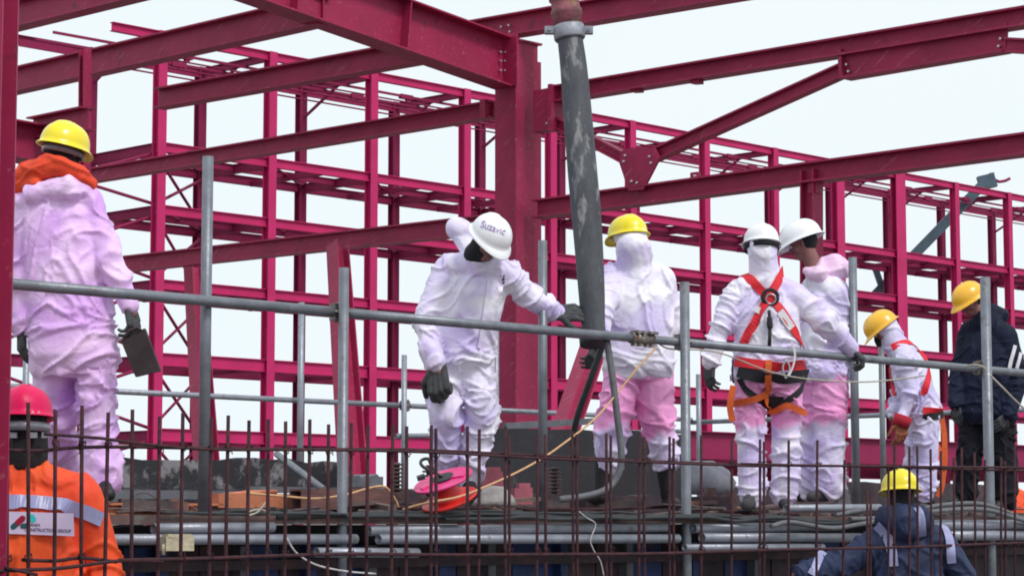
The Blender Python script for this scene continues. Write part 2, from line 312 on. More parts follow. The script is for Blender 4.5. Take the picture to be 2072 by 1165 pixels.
def spline(pts, n=8):                  # Catmull-Rom through points
    pts = [Vector(p) for p in pts]; q = [pts[0]*2-pts[1]]+pts+[pts[-1]*2-pts[-2]]; out = []
    for i in range(1, len(q)-2):
        for k in range(n):
            t = k/n; a, b, c, d = q[i-1], q[i], q[i+1], q[i+2]
            out.append(.5*((2*b)+(c-a)*t+(2*a-5*b+4*c-d)*t*t+(3*b-a-3*c+d)*t**3))
    out.append(pts[-1]); return out

# ------------------------------------------------------------------ ground
g = MB(); g.add([(-900, -200, 0), (900, -200, 0), (900, 1500, 0), (-900, 1500, 0)], [(0, 1, 2, 3)])
obj('ground', g, M['ground'], kind='structure')

# ------------------------------------------------------------------ far steel rack building
RO = P(310, 1050, 78.3); RO.z = 0
def F(i, j, h): return RO+DA*(5*i)+DB*(4.1*j)+UP*(EYE+h)
rack = empty('steel_rack_building', F(0, 0, -EYE), 'long multi storey magenta steel rack frame rising behind the workers across the photo', 'building frame')
LV = [2.9, 5.5, 8.1, 10.7, 12.9]; TOP = 17.0; N = 13
for i in range(N):
    wdt = {8: .6, 9: .8}.get(i, .36)
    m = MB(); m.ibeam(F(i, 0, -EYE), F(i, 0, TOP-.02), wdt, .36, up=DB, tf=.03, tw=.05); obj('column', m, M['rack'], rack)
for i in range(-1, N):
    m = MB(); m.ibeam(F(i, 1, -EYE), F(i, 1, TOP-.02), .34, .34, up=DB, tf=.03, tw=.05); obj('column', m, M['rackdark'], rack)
random.seed(3)
for li, h in enumerate(LV+[TOP]):
    top = h == TOP; hh = .32 if top else (.44 if h < 6 else .34)
    z = h-(.18 if top else 0)
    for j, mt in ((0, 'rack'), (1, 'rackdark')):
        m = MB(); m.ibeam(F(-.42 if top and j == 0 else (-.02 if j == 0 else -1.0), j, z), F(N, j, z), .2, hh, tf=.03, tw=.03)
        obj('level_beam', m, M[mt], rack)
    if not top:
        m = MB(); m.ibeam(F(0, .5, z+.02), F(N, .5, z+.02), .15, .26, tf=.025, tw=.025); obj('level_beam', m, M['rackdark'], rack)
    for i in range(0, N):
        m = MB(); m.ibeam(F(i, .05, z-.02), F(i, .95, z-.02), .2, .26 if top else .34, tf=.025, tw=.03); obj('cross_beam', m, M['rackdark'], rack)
for h in LV:
    for i in range(0, N-1):
        m = MB(); m.tube([F(i, .04, h+.05), F(i+1, .96, h+.05)], .05, 5); obj('plan_brace', m, M['rackdark'], rack)
for j in (.2, .5, .8):
    m = MB(); m.tube([F(-.4, j, TOP-.75), F(N, j, TOP-.75)], .035, 6); obj('conduit', m, M['rackdark'], rack)
# walkway purlins, lighter
for h, js in ((TOP-.05, (.33, .66, .97)), ):
    for j in js:
        m = MB(); m.beam(F(-.75+j*.12, j, h-.35), F(N, j, h-.35), .08, .09); obj('purlin', m, M['rackdark'], rack)
for i in range(0, N):     # knee struts under the roof, hanging clamps on the purlins
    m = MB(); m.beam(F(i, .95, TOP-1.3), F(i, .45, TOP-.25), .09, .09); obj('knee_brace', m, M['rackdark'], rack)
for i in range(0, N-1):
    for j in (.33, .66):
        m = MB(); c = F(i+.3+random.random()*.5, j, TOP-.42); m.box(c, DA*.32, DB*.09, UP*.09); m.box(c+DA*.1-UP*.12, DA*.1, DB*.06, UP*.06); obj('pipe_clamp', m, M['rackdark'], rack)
for h0, h1 in zip([.6]+LV, LV+[TOP]):    # cross bracing of the end tower
    if h1 == TOP: continue
    for a, b in (((0.04, .05), (.98, 1.0)), ):
        for (z0, z1) in ((h0+.2, h1-.2), (h1-.2, h0+.2)):
            m = MB(); m.tube([F(0, .05, z0), F(1, .95, z1)], .06, 6); obj('tie_rod', m, M['rackdark'], rack)
            m = MB(); m.tube([F(-1, .95, z0), F(0, .05, z1)], .06, 6); obj('tie_rod', m, M['rackdark'], rack)
for i in range(0, N, 1):   # gallery joists low down
    for h in (8.1, 12.9):
        m = MB(); m.beam(F(i+.5, 0, h-.1), F(i+.5, 1, h-.1), .12, .2); obj('joist', m, M['rackdark'], rack)
m = MB(); m.ibeam(F(5.6, -.12, 3.2), F(N, -.12, 3.2), .5, 1.2, tf=.05, tw=.06); obj('base_girder', m, M['rackdark'], rack)
m = MB(); m.ibeam(F(5.2, 1.15, 2.55), F(N, 1.15, 2.55), .5, 1.0, tf=.05, tw=.06); obj('base_girder', m, M['rackdark'], rack)
# blue-grey hoist jib on the rack
q = lambda x, y, Y=118: P(x, y, Y)
m = MB(); m.beam(q(1762, 606), q(1990, 372), .55, .5)
hoist = empty('hoist_jib', q(1762, 606), 'slanting blue grey steel jib sticking up through the far magenta rack at right', 'hoist')
obj('boom', m, M['bluegrey'], hoist)
m = MB(); m.beam(q(1770, 540), q(1788, 592), .3, .3); obj('strut', m, M['bluegrey'], hoist)
m = MB(); m.box(q(1997, 368), Vector((.42, 0, .1)), Vector((0, .25, 0)), Vector((-.1, 0, .35))); m.beam(q(2006, 350), q(2010, 372), .22, .25); obj('jib_head', m, M['bluegrey'], hoist)
m = MB(); m.tube([q(2008, 362), q(2022, 368), q(2034, 366), q(2044, 361)], .08, 6); obj('hook_arm', m, M['rackdark'], hoist)

# ------------------------------------------------------------------ near steel frame
FB = Plane(1045, 26, DB); FA = Plane(1045, 26, DA)
frame = empty('portal_frame', Vector((FB.x(1045).x, FB.x(1045).y, 0)), 'dark red portal frame of thick column, rafter and rising beams behind the hose', 'steel frame')
def fpart(name, m, label=None): return obj(name, m, M['steel'], frame, label)
c0 = FB.x(1045, -EYE); ztop = FB.at(1045, 92).z
m = MB(); s = .175
cc = Vector((c0.x, c0.y, 0))+DA*0
m.box(cc+UP*(ztop/2), DA*s, DB*s, UP*(ztop/2))
fpart('column', m)
m = MB(); m.box(cc+UP*(ztop+.012), DA*(s+.05), DB*(s+.03), UP*.012); fpart('cap_plate', m)
m = MB()       # outstanding column flange on the camera side
m.box(cc-DB*(s+.011)+UP*(ztop/2-.1), DA*(s+.035), DB*.011, UP*(ztop/2-.1)); fpart('column_flange', m)
def fb(name, pl, a, b, h, w=.2, h1=None, off=0, label=None):
    m = MB(); m.ibeam(pl.at(*a, off=off), pl.at(*b, off=off), w, h, h1=h1, tf=.02); return fpart(name, m, label)
# sloping rafter in the A direction
fb('rafter', FA, (440, -78), (1024, 130), .58, .3)
for px in (812, 590):
    m = MB(); y = -78+(px-440)*.3562; p = FA.at(px, y); d = (FA.at(px+10, y+3.56)-p).normalized(); u = d.cross(DB).normalized()
    m.box(p, d*.008, DB*.14, u*.27); fpart('stiffener', m)
m = MB(); m.box(FA.at(1018, 126, off=.0)-DB*.06, DA*.012, DB*.17, UP*.30); fpart('end_plate', m)
Lp = lambda px: Plane(px, 26*(5500-1045)/(5500-px), DB)
B1 = Lp(330); B2 = Lp(640); B3 = Lp(870)
fb('beam', B1, (-60, 56), (330, -42), .30, .2)
fb('beam', B2, (-60, 185), (655, 22), .31, .2)
fb('beam', B3, (322, 201), (872, 102), .26, .2)
fb('beam', FB, (10, 385), (1000, 222), .20, .18)
fb('beam', FB, (235, 537), (1000, 453), .22, .18)
fb('beam', FB, (955, 67), (1540, -32), .26, .22, off=.02)
fb('beam', FB, (1120, 193), (2180, 18), .19, .2)
fb('beam', FB, (1088, 424), (2180, 279), .21, .22)
def plate(pl, poly, t, name, off=0, pm=None):
    pts = [pl.at(x, y, off=off) for x, y in poly]; n = pl.n*(-1 if pl.n.y > 0 else 1)
    m = MB(); m.prism([p-n*t/2 for p in pts], n*t); return fpart(name, m)
plate(FB, [(1088, 186), (1130, 178), (1130, 262), (1088, 270)], .16, 'haunch_plate', off=.01)
plate(FB, [(1124, 174), (1131, 173), (1131, 266), (1124, 268)], .26, 'end_plate', off=.01)
plate(FB, [(985, 205), (996, 203), (996, 240), (985, 242)], .24, 'end_plate')
# deep web panel under the right hand beam
pts = [(1707, 100), (2040, 46), (2036, 106), (1712, 161)]
plate(FB, pts, .03, 'web_panel')
plate(FB, [(1712, 156), (2036, 102), (2036, 107), (1712, 162)], .18, 'lower_flange')
plate(FB, [(1703, 102), (1710, 101), (1714, 160), (1707, 161)], .16, 'end_plate')
fb('diagonal_brace', FB, (1318, 318), (1706, 143), .145, .12)
fb('diagonal_brace', FB, (1124, 246), (1268, 322), .125, .12)
fb('diagonal_brace', FB, (2036, 92), (2180, 100), .14, .12)
plate(FB, [(1254, 328), (1258, 306), (1278, 299), (1326, 301), (1336, 320), (1303, 384), (1273, 386)], .03, 'gusset_plate', off=.09)
plate(FB, [(1400, 350), (1415, 348), (1415, 362), (1400, 364)], .06, 'lug')
plate(FB, [(1281, 182), (1297, 180), (1297, 187), (1281, 188)], .1, 'lug')
plate(FB, [(1402, 163), (1418, 161), (1418, 170), (1402, 171)], .1, 'lug')
m = MB(); m.ibeam(FB.at(1642, 345), FB.at(1642, 650), .17, .17, up=DB, tw=.03); fpart('hanger_post', m)
m = MB(); m.box(FB.at(1650, 378), DA*.06, DB*.05, UP*.07); fpart('lug', m)
m = MB(); m.ibeam(P(683, 497, 26.2), P(716, 990, 24.6), .2, .18, up=DA, h1=.27); fpart('raking_brace', m, 'leaning tapered brace seen behind the front railing')
m = MB(); m.ibeam(P(392, 540, 31), P(422, 1000, 29.6), .2, .2, up=DA, h1=.3); fpart('raking_brace', m)
m = MB(); m.ibeam(P(1236, 600, 22), P(1122, 935, 20.5), .19, .19, up=DA); fpart('raking_brace', m)
def bolt(pl, x, y, off=.03, r=.013):
    p = pl.at(x, y, off=off); n = pl.n*(-1 if pl.n.y > 0 else 1)
    m = MB(); m.tube([p-n*.01, p+n*.022], r, 6); obj('bolt', m, M['bolt'], frame)
for x, y in ((1016, 55), (1031, 52), (1017, 69), (1033, 65)): bolt(FB, x, y, .06)
for x, y in ((1113, 190), (1115, 202), (1112, 238), (1108, 250)): bolt(FB, x, y, .10)
for x, y in ((1266, 315), (1263, 327), (1315, 317), (1318, 330), (1279, 367), (1290, 370)): bolt(FB, x, y, .11)
for x, y in ((1714, 131), (1718, 145), (2026, 79), (2022, 94)): bolt(FB, x, y, .03)
for y in (106, 124, 143):
    for x in (1012, 1021): bolt(FA, x, y, .03)
bolt(FB, 685, 505, .12); bolt(FB, 694, 507, .12); bolt(FB, 1407, 356, .05)
# frame bay at far left: beam going away and stub
LA = Plane(60, 24, DA)
lf = empty('frame_bay', Vector((LA.x(60).x, LA.x(60).y, 0)), 'short dark red beams and stub behind the yellow helmet of the leftmost worker', 'frame bay')
m = MB(); m.ibeam(LA.at(-70, 270), LA.at(172, 306), .40, .40, w1=.2); m.v = m.v; obj('beam', m, M['steel'], lf)
LB = Plane(70, 24, DB)
m = MB(); m.ibeam(LB.at(68, 262), LB.at(178, 240), .2, .24); obj('beam', m, M['steel'], lf)
m = MB(); m.ibeam(Vector((LA.x(172).x, LA.x(172).y, 0)), LA.at(172, 100), .1, .1, up=DB); obj('column', m, M['steel'], lf)
# near column at the left edge
xr = P(26, 582, 9.2)
nc = empty('steel_column', Vector((xr.x-.18, 8.9, 0)), 'near dark red steel column filling the left edge of the photo', 'steel column')
m = MB(); m.ibeam(Vector((xr.x-.18, 9.05, 0)), Vector((xr.x-.18, 9.05, 4.2)), .36, .30, up=Vector((0, 1, 0)), tf=.02); obj('shaft', m, M['steel'], nc)
m = MB(); m.box(Vector((xr.x-.18, 9.05, .012)), Vector((.26, 0, 0)), Vector((0, .24, 0)), Vector((0, 0, .012))); obj('base_plate', m, M['steel'], nc)

# ------------------------------------------------------------------ scaffold deck
FR = Plane(30, 10.5, DA)              # front rail plane
ZD = .02                              # deck top above the eye
RR = Plane(538, 20.9, DA); RC = Plane(1400, 25.3, DB)
def corner(pl, q):                    # where two ground lines meet
    A = np.array([[pl.d.x, -q.d.x], [pl.d.y, -q.d.y]]); b = np.array([q.o.x-pl.o.x, q.o.y-pl.o.y]); t = np.linalg.solve(A, b)
    return pl.o+pl.d*t[0]
fr0 = FR.x(30)-DA*4.0; fr1 = corner(FR, RC); rr1 = corner(RR, RC)
wid = (rr1-fr1).length; flen = (fr1-fr0).length
deck = empty('scaffold_deck', Vector((fr0.x, fr0.y, EYE+ZD)), 'dusty timber scaffold deck the workers stand on, behind the rebar', 'deck')
NB = 34
for i in range(NB):
    a = fr0+DB*(-.10+(wid+.2)*i/NB); a.z = EYE+ZD-.022; wv = (wid+.2)/NB
    m = MB(); jz = random.uniform(-.003, .003)
    m.box(a+DA*(flen/2)+DB*(wv*.5)+UP*jz, DA*(flen/2+random.uniform(0, .08)), DB*(wv*.485), UP*.022); obj('deck_board', m, M['deck'], deck)
def zpt(pl, px, z, off=0): p = pl.x(px, z); return p+(pl.n*(-1 if pl.n.y > 0 else 1))*off

# guard rails
ZR = 1.083
rail = empty('guard_rail', zpt(FR, 30, -EYE), 'long grey tube guard rail running across in front of all the workers', 'guard rail')
m = MB(); m.tube([zpt(FR, -120, ZR), zpt(FR, 700, ZR)], .0265, 14, hollow=True); obj('rail_tube', m, M['tube'], rail)
m = MB(); m.tube([zpt(FR, 700.5, ZR), zpt(FR, 1302, ZR)], .0265, 14, hollow=True); obj('rail_tube', m, M['tube'], rail)
m = MB(); m.tube([zpt(FR, 1302.5, ZR), zpt(FR, 2200, ZR-.01)], .0265, 14, hollow=True); obj('rail_tube', m, M['tube'], rail)
def coupler(p, ax, ax2, parent, s=1.0):  # swivel coupler: two clamp bands with bolts
    m = MB()
    for c, a in ((p, ax), (p+ax.cross(ax2).normalized()*.0, ax2)):
        m.tube([c-a*.028*s, c+a*.028*s], .034*s, 12)
    n = ax.cross(ax2).normalized()
    for sg in (-1, 1):
        m.tube([p+ax2*sg*.045*s-n*.03*s, p+ax2*sg*.045*s+n*.05*s], .008*s, 6); m.tube([p+ax2*sg*.045*s+n*.035*s, p+ax2*sg*.045*s+n*.05*s], .014*s, 6)
        m.tube([p+ax*sg*.048*s-n*.03*s, p+ax*sg*.048*s+n*.045*s], .007*s, 6)
    m.box(p+n*.0, ax*.05*s, ax2*.045*s, n*.022*s)
    return obj('coupler', m, M['clamp'], parent)
for px in (692, 1386, 1991): coupler(zpt(FR, px-9 if px < 1000 else px-3, ZR), DA, UP, rail)
m = MB(); p = zpt(FR, 1300, ZR)          # sleeve joint with wing nuts
m.tube([p-DA*.10, p+DA*.10], .034, 14)
for sg in (-.07, -.02, .045, .085):
    m.tube([p+DA*sg-FR.n*.0-UP*.03, p+DA*sg+UP*.045], .01, 6); m.box(p+DA*sg-UP*.038, DA*.014, FR.n*.014, UP*.01); m.box(p+DA*sg+UP*.036-DB*.02, DA*.018, DB*.03, UP*.008)
obj('sleeve_coupler', m, M['clamp'], rail)
rail2 = empty('guard_rail', zpt(RR, 538, -EYE), 'light grey tube rail along the back deck edge, passing left of the red column', 'guard rail')
m = MB(); m.tube([zpt(RR, -80, 1.10), zpt(RR, 826, 1.10)], .026, 10, hollow=True); obj('rail_tube', m, M['tubelight'], rail2)
m = MB(); m.tube([zpt(RR, 826.5, 1.10), rr1+UP*1.10+Vector((0, 0, 0))], .026, 10, hollow=True); obj('rail_tube', m, M['tubelight'], rail2)
coupler(zpt(RR, 818, 1.10), DA, UP, rail2)
rail3 = empty('guard_rail', zpt(RC, 1600, -EYE), 'light grey tube rail closing the far right end of the deck', 'guard rail')
m = MB(); m.tube([rr1+UP*1.07, zpt(RC, 2150, 1.07)], .026, 10, hollow=True); obj('rail_tube', m, M['tubelight'], rail3)
m = MB(); m.tube([rr1+UP*.97-DA*.06, rr1+UP*.80-DA*4.5], .026, 10, hollow=True); obj('rail_tube', m, M['tubelight'], rail3)
# posts
def post(pl, px, y0, zb, off, lab, m_='tube', r=.0265, lean=0):
    top = pl.at(px, y0, off=off); b = Vector((top.x+lean, top.y, EYE+zb)); m = MB(); m.tube([b, top], r, 14, hollow=True)
    o = obj('scaffold_post', m, M[m_], None, lab, 'scaffold post', 'scaffold posts standing around the deck'); return o
post(FR, 421, 317, ZD, -.062, 'tallest grey scaffold post, standing right of the leftmost white suited worker', r=.0285, lean=.0)
post(FR, 696, 542, -EYE, .058, 'grey scaffold post clamped to the front rail left of the bending worker', r=.027)
post(FR, 1385, 571, -EYE, .058, 'grey scaffold post clamped to the front rail left of the harnessed worker', r=.03)
post(FR, 1993, 561, -EYE, .058, 'grey scaffold post in front of the worker in the dark jacket', r=.036)
post(FR, 1098, 487, ZD, -.25, 'grey scaffold post just left of the big hose, behind the rail', r=.027)
post(FR, 1725, 521, ZD, -.30, 'grey scaffold post right of the pink hooded worker, behind the gripping glove', r=.029)
post(RR, 610, 612, ZD, .12, 'thin pale post behind the rail, left of the clamped post with the leaning brace', 'tubelight', r=.030)
post(RR, 818, 718, ZD, .06, 'short pale post on the back rail just left of the bending worker', 'tubelight', r=.027)
post(RR, 1004, 650, ZD, .06, 'pale post right behind the legs of the bending worker', 'tubelight', r=.029)
post(RR, 55, 640, ZD, .1, 'pale post behind the leftmost white suited worker', 'tubelight', r=.027)
post(RC, 1413, 757, ZD, .1, 'thin post on the end rail left of the harnessed worker', 'tubelight', r=.028)
post(RC, 1783, 700, ZD, .1, 'thin post on the end rail behind the bent worker in the amber helmet', 'tube', r=.03)

# rebar mat in front (nearest layer)
RB = Plane(0, 9.2, DA)
cage = empty('rebar_mat', zpt(RB, 600, -EYE), 'upright grid of rusty reinforcing bars along the bottom of the photo', 'rebar')
vb = [(57, 814, -2), (112, 829, -5), (166, 820, -3), (219, 834, -10), (268, 828, -4), (323, 842, -6), (370, 835, -7), (428, 845, -9), (462, 840, -8), (504, 850, -6), (543, 848, -6), (578, 852, -5), (627, 848, -5), (665, 858, -5), (711, 855, -4), (745, 860, -4), (795, 860, -4), (823, 862, -3), (873, 860, 0), (882, 866, 2), (946, 862, 2), (970, 868, -3), (1023, 862, 0), (1030, 880, 0), (1088, 876, -4), (1103, 878, 2), (1158, 872, 3), (1167, 878, 1), (1227, 876, 1), (1236, 880, 0), (1294, 880, -3), (1304, 884, 1), (1355, 883, 0), (1363, 886, 2), (1419, 880, 0), (1481, 890, -3), (1538, 888, -2), (1546, 893, 0), (1596, 890, -3), (1654, 890, -2), (1709, 930, -4), (1755, 990, 0), (1762, 992, -1), (1798, 938, -2), (1810, 899, 0), (1840, 904, 0), (1856, 902, 2), (1883, 908, 4), (1904, 912, 0), (1930, 925, 1), (1946, 905, 0), (1972, 915, 2), (1993, 930, 1), (2026, 925, 0), (2034, 932, 1), (2053, 900, 2), (2085, 900, 0), (2120, 900, 0), (15, 825, 0), (-30, 825, 0)]
random.seed(11)
for k, (px, y, l) in enumerate(vb):
    off = random.choice((0, .018)); t = RB.at(px, y, off=off); b = RB.at(px+l*.6, 1165, off=off); b = t+(b-t)*((t.z-.02)/(t.z-b.z)); mid = (t+b)/2+DA*random.uniform(-.006, .006)
    m = MB(); m.tube([t, t.lerp(b, .25)+DA*random.uniform(-.004, .004), mid, b], .0084 if px < 1000 else .0078, 7); vbar = obj('vertical_bar', m, M['rebar'], cage)
    for zt, rt in ((.31, .014), (-.155, .015)):
        if t.z > EYE+zt and random.random() < .75:
            f_ = (t.z-EYE-zt)/(t.z-b.z); c = t.lerp(b, f_)+FR.n*.004; m = MB(); a_ = random.uniform(-.4, .4)
            m.tube([c+Vector((math.cos(x)*rt, math.sin(x)*rt, (math.sin(x*2)+a_*math.cos(x))*rt)) for x in [k_*.8 for k_ in range(9)]]+[c+Vector((.02, -.02, random.uniform(-.03, .03)))], .0025, 5); obj('wire_tie', m, M['rebar'], vbar)
def hbar(pts, off=.02, r=.008):
    m = MB(); m.tube(spline([RB.at(x, y, off=off) for x, y in pts], 6), r, 7); obj('horizontal_bar', m, M['rebar'], cage)
hbar([(-40, 905), (60, 912), (160, 905), (270, 904), (430, 907), (620, 909), (840, 910), (1080, 921), (1300, 932), (1520, 940), (1750, 943), (1950, 949), (2120, 953)], -.01)
hbar([(90, 878), (200, 886), (300, 899), (430, 909), (640, 910), (860, 914), (1100, 927), (1340, 936), (1560, 944)], .03, .007)
hbar([(1500, 938), (1700, 942), (1900, 944), (2120, 946)], .03, .007)
hbar([(240, 1133), (420, 1129), (560, 1124), (720, 1120), (900, 1122), (1120, 1121), (1340, 1119), (1560, 1112), (1800, 1107), (2000, 1100), (2120, 1096)], .03, .0085)
hbar([(-20, 1155), (60, 1152), (130, 1148), (240, 1134), (330, 1135)], .03, .008)
hbar([(45, 1132), (110, 1134), (165, 1128), (235, 1136)], -.02, .008)
hbar([(10, 1148), (75, 1162)], .04, .007)
# ------------------------------------------------------------------ under the deck: tubes, boards, formwork
def tube_at(y0, y1, px0, px1, off, lab, r=.026, m_='tubelight', grp='scaffold tubes lying along the deck edge'):
    m = MB(); m.tube([FR.at(px0, y0, off=off), FR.at(px1, y1, off=off)], r, 14, hollow=True)
    obj('scaffold_tube', m, M[m_], None, lab, 'scaffold tube', grp)
tube_at(1069, 1066, 310, 552, .10, 'upper grey tube left of the clamped post, open end facing right')
tube_at(1091, 1090, 150, 720, .12, 'long grey tube behind the cream block, lower of the left pair')
tube_at(1073, 1066, 745, 1350, .10, 'long upper grey tube under the red cable reel', .028)
tube_at(1090, 1089, 765, 1372, .12, 'long lower grey tube below the red cable reel', .027)
tube_at(1117, 1118, 640, 845, .15, 'short grey tube with open end, lowest near the clamped post', .026)
tube_at(1068, 1064, 1402, 1700, .10, 'upper grey tube below the boots of the harnessed worker', .03)
tube_at(1087, 1087, 1420, 1740, .12, 'middle grey tube below the boots of the harnessed worker', .03)
tube_at(1107, 1106, 1385, 1665, .14, 'thin lowest grey tube below the boots of the harnessed worker', .022)
tube_at(1062, 1060, 1860, 2160, .10, 'upper grey tube at the lower right corner of the deck', .036)
tube_at(1083, 1082, 1880, 2160, .12, 'lower grey tube at the lower right corner of the deck', .036)
tube_at(1028, 1027, 1590, 1780, .05, 'short pale tube lying on the deck behind the yellow helmet at bottom', .026)
def slab(pl, px0, y0, px1, y1, dep, m_, name, lab, cat, grp=None, off=0, slope=0):
    a = pl.at(px0, y1, off=off); b = pl.at(px1, y1, off=off); b2 = Vector((b.x, b.y, a.z+(b.z-a.z)*0)); h = pl.at(px0, y0, off=off).z-a.z
    away = pl.n*(1 if pl.n.y > 0 else -1)
    m = MB(); m.box((a+b2)/2+UP*(h/2)+away*(dep/2), (b2-a)/2, away*(dep/2), UP*(h/2)); 
    return obj(name, m, M[m_], None, lab, cat, grp)
slab(FR, -150, 1046, 2200, 1056, .3, 'wood', 'edge_plank', 'long brown plank right under the black cables along the deck edge', 'plank', off=-.05)
# formwork wall below deck: each panel a thing
random.seed(5)
away = FR.n*(1 if FR.n.y > 0 else -1)
x = -140; k = 0
fw = empty('formwork_wall', zpt(FR, 900, -EYE)+away*.35, 'dark steel and blue formwork wall below the deck behind the rebar grid', 'formwork')
pxs = [-200]
while pxs[-1] < 2200: pxs.append(pxs[-1]+random.uniform(44, 92))
for i, (a, b) in enumerate(zip(pxs, pxs[1:])):
    A_ = zpt(FR, a, -EYE)+away*.35; B_ = zpt(FR, b-3, -EYE)+away*.35; top = ZD-.16
    m = MB(); m.box((A_+B_)/2+UP*((EYE+top)/2)+away*.05, (B_-A_)/2, away*.05, UP*((EYE+top)/2))
    obj('formwork_panel', m, M['bluepanel' if i % 3 == 1 else 'darksteel'], fw)
    if i % 2 == 0:
        m = MB(); m.box(A_+UP*((EYE+top)/2)-away*.03, DA*.03, away*.035, UP*((EYE+top)/2)); obj('upright_rib', m, M['bluepanel' if i % 4 == 0 else 'ledger'], fw)
m = MB(); a_ = zpt(FR, -300, -.16)+away*.40; b_ = zpt(FR, 2300, -.16)+away*.40; m.box((a_+b_)/2+UP*.065, (b_-a_)/2, away*.03, UP*.065); obj('dark_gap_strip', m, M['darkboard'], fw)  # dark strip added for the black shade behind the tubes
for z in (-.235, -.62, -1.1):
    m = MB(); m.beam(zpt(FR, -200, z)+away*.27, zpt(FR, 2200, z)+away*.27, .06, .05); obj('waler', m, M['darksteel'], fw)
# planks and channels on the deck edge, left part
G2 = Plane(450, 12.0, DA); G3 = Plane(450, 13.6, DA); G4 = Plane(1100, 17.4, DA)
def channel(pl, px0, y0, px1, y1, h, lab, m_='orangesteel', w=.10):
    a = pl.at(px0, y0); b = pl.at(px1, y1); b = Vector((b.x, b.y, a.z+(b.z-a.z)))
    m = MB(); m.ibeam(a, b, w, h, tf=.012, tw=.02)
    return obj('steel_channel', m, M[m_], None, lab, 'steel channel', 'rusty steel sections lying on the deck')
channel(G2, 205, 1029, 440, 1030, .062, 'clean orange steel channel lying flat left of the tall post')
m = MB(); m.beam(G2.at(430, 1012), G2.at(690, 1014), .1, .075); m.tube([G2.at(432, 1004)+UP*.0, G2.at(500, 996), G2.at(560, 994)], .012, 6)
obj('steel_channel', m, M['orangesteel'], None, 'rusty box section behind the wire loops, left of the clamped post', 'steel channel', 'rusty steel sections lying on the deck')
m = MB(); p = Plane(640, 12.3, DA)
for sg in (0,):
    a, b = p.at(598, 1010), p.at(782, 1008); d = (b-a).normalized(); s_ = d.cross(UP); h = .05
    for u, v, hu, hv in ((0, h, .05, .005), (0, -h, .05, .005), (.046, 0, .005, .045), (-.046, 0, .005, .045)):
        m.box((a+b)/2+s_*u+UP*v, d*((b-a).length/2), s_*hu, UP*hv)
obj('steel_channel', m, M['wood'], None, 'hollow rusty box section right of the clamped post', 'steel channel', 'rusty steel sections lying on the deck')
# grey ledger with holes and the stained plywood left
def lying(pl, x0, yt, x1, yb, dep, m_, name, lab, cat, yr=None, jag=0):
    a = pl.at(x0, yb); b = pl.at(x1, yb); b.z = a.z; zt = pl.at(x0, yt).z; aw = pl.n*(1 if pl.n.y > 0 else -1)
    n = 12; poly = [a, b]; L = (b-a)
    for i in range(n+1): poly.append(a+L*(1-i/n)+UP*(zt-a.z+(random.uniform(-jag, jag) if 0 < i < n else 0)))
    m = MB(); m.prism(poly, aw*dep); return obj(name, m, M[m_], None, lab, cat)
lying(G3, 246, 924, 690, 990, .021, 'plywood', 'plywood_panel', 'stained black plywood panel standing on edge between leftmost worker and clamped post', 'plywood panel', jag=.016)
ld = lying(G3, 225, 985, 510, 1008, .05, 'ledger', 'steel_waling', 'grey steel waling with blue paint marks under the stained plywood', 'steel waling')
led = [lying(Plane(450, 13.5, DA), 505, 983, 700, 996, .05, 'ledger', 'steel_waling', 'plain grey steel waling under the right end of the stained plywood', 'steel waling')]
for x0, x1 in ((215, 262), (345, 372), (520, 548), (640, 668)):
    lying(G3, x0, 1008, x1, 1046, .12, 'ledger', 'packer', {215: 'leftmost grey packing block under the waling', 345: 'grey packing block under the blue painted part of the waling', 520: 'grey packing block hidden behind the rusty box section', 640: 'grey packing block behind the foot of the clamped post'}[x0], 'packing block')
lying(Plane(450, 14.2, DA), 200, 1006, 700, 1046, .05, 'darkboard', 'dark_gap_filler', 'black filler standing in for the dark gap behind the orange channel', 'gap filler')  # black sheet added where there is only a dark gap
# centre dark panel
lying(G4, 985, 862, 1400, 1046, .05, 'darkboard', 'shutter_panel', 'big dark shutter panel standing behind the hose worker legs', 'shutter panel', jag=.018)
m = MB(); m.beam(Plane(1000, 17.2, DA).at(1020, 862), Plane(1000, 17.2, DA).at(1230, 850), .05, .05); obj('timber_batten', m, M['ledger'], None, 'grey batten lying on top of the dark shutter panel', 'batten')
lying(Plane(1600, 19.5, DA), 1480, 985, 1760, 1046, .3, 'darksteel', 'form_box', 'low dark steel box behind the boots of the two white helmeted workers', 'steel box', jag=.022)
lying(Plane(1800, 20.5, DA), 1700, 975, 1995, 1046, .3, 'darksteel', 'form_box', 'low dark steel box behind the worker in the dark jacket', 'steel box', jag=.018)
lying(Plane(760, 16, DA), 700, 962, 775, 1046, .4, 'ledger', 'form_box', 'grey blue steel box right of the clamped post', 'steel box', jag=.018)
lying(Plane(800, 15, DA), 690, 990, 985, 1046, .3, 'darksteel', 'form_box', 'long low brown steel box behind the red cable reel', 'steel box', jag=.022)
lying(Plane(1300, 15, DA), 1080, 1000, 1480, 1046, .2, 'darksteel', 'form_box', 'low brown steel box beneath the hose worker boots', 'steel box', jag=.008)
# leaning bar over the plywood
m = MB(); m.tube([P(560, 918, 13.4), P(655, 990, 12.6)], .02, 8); obj('loose_tube', m, M['tube'], None, 'grey tube leaning diagonally over the stained plywood', 'loose tube')
# grey tarp hump
m = MB(); m.loft([(P(1435, 1000, 17), Vector((.17, .05, 0)), Vector((0, .2, 0))), (P(1437, 975, 17), Vector((.20, .05, 0)), Vector((0, .2, .02))), (P(1430, 945, 17), Vector((.17, .05, -.02)), Vector((0, .17, .02))), (P(1422, 932, 17), Vector((.08, 0, 0)), Vector((0, .08, 0)))])
tarp = obj('tarp_bundle', m, M['tarp'], None, 'bulging grey tarp bundle left of the harnessed worker boots', 'tarp')
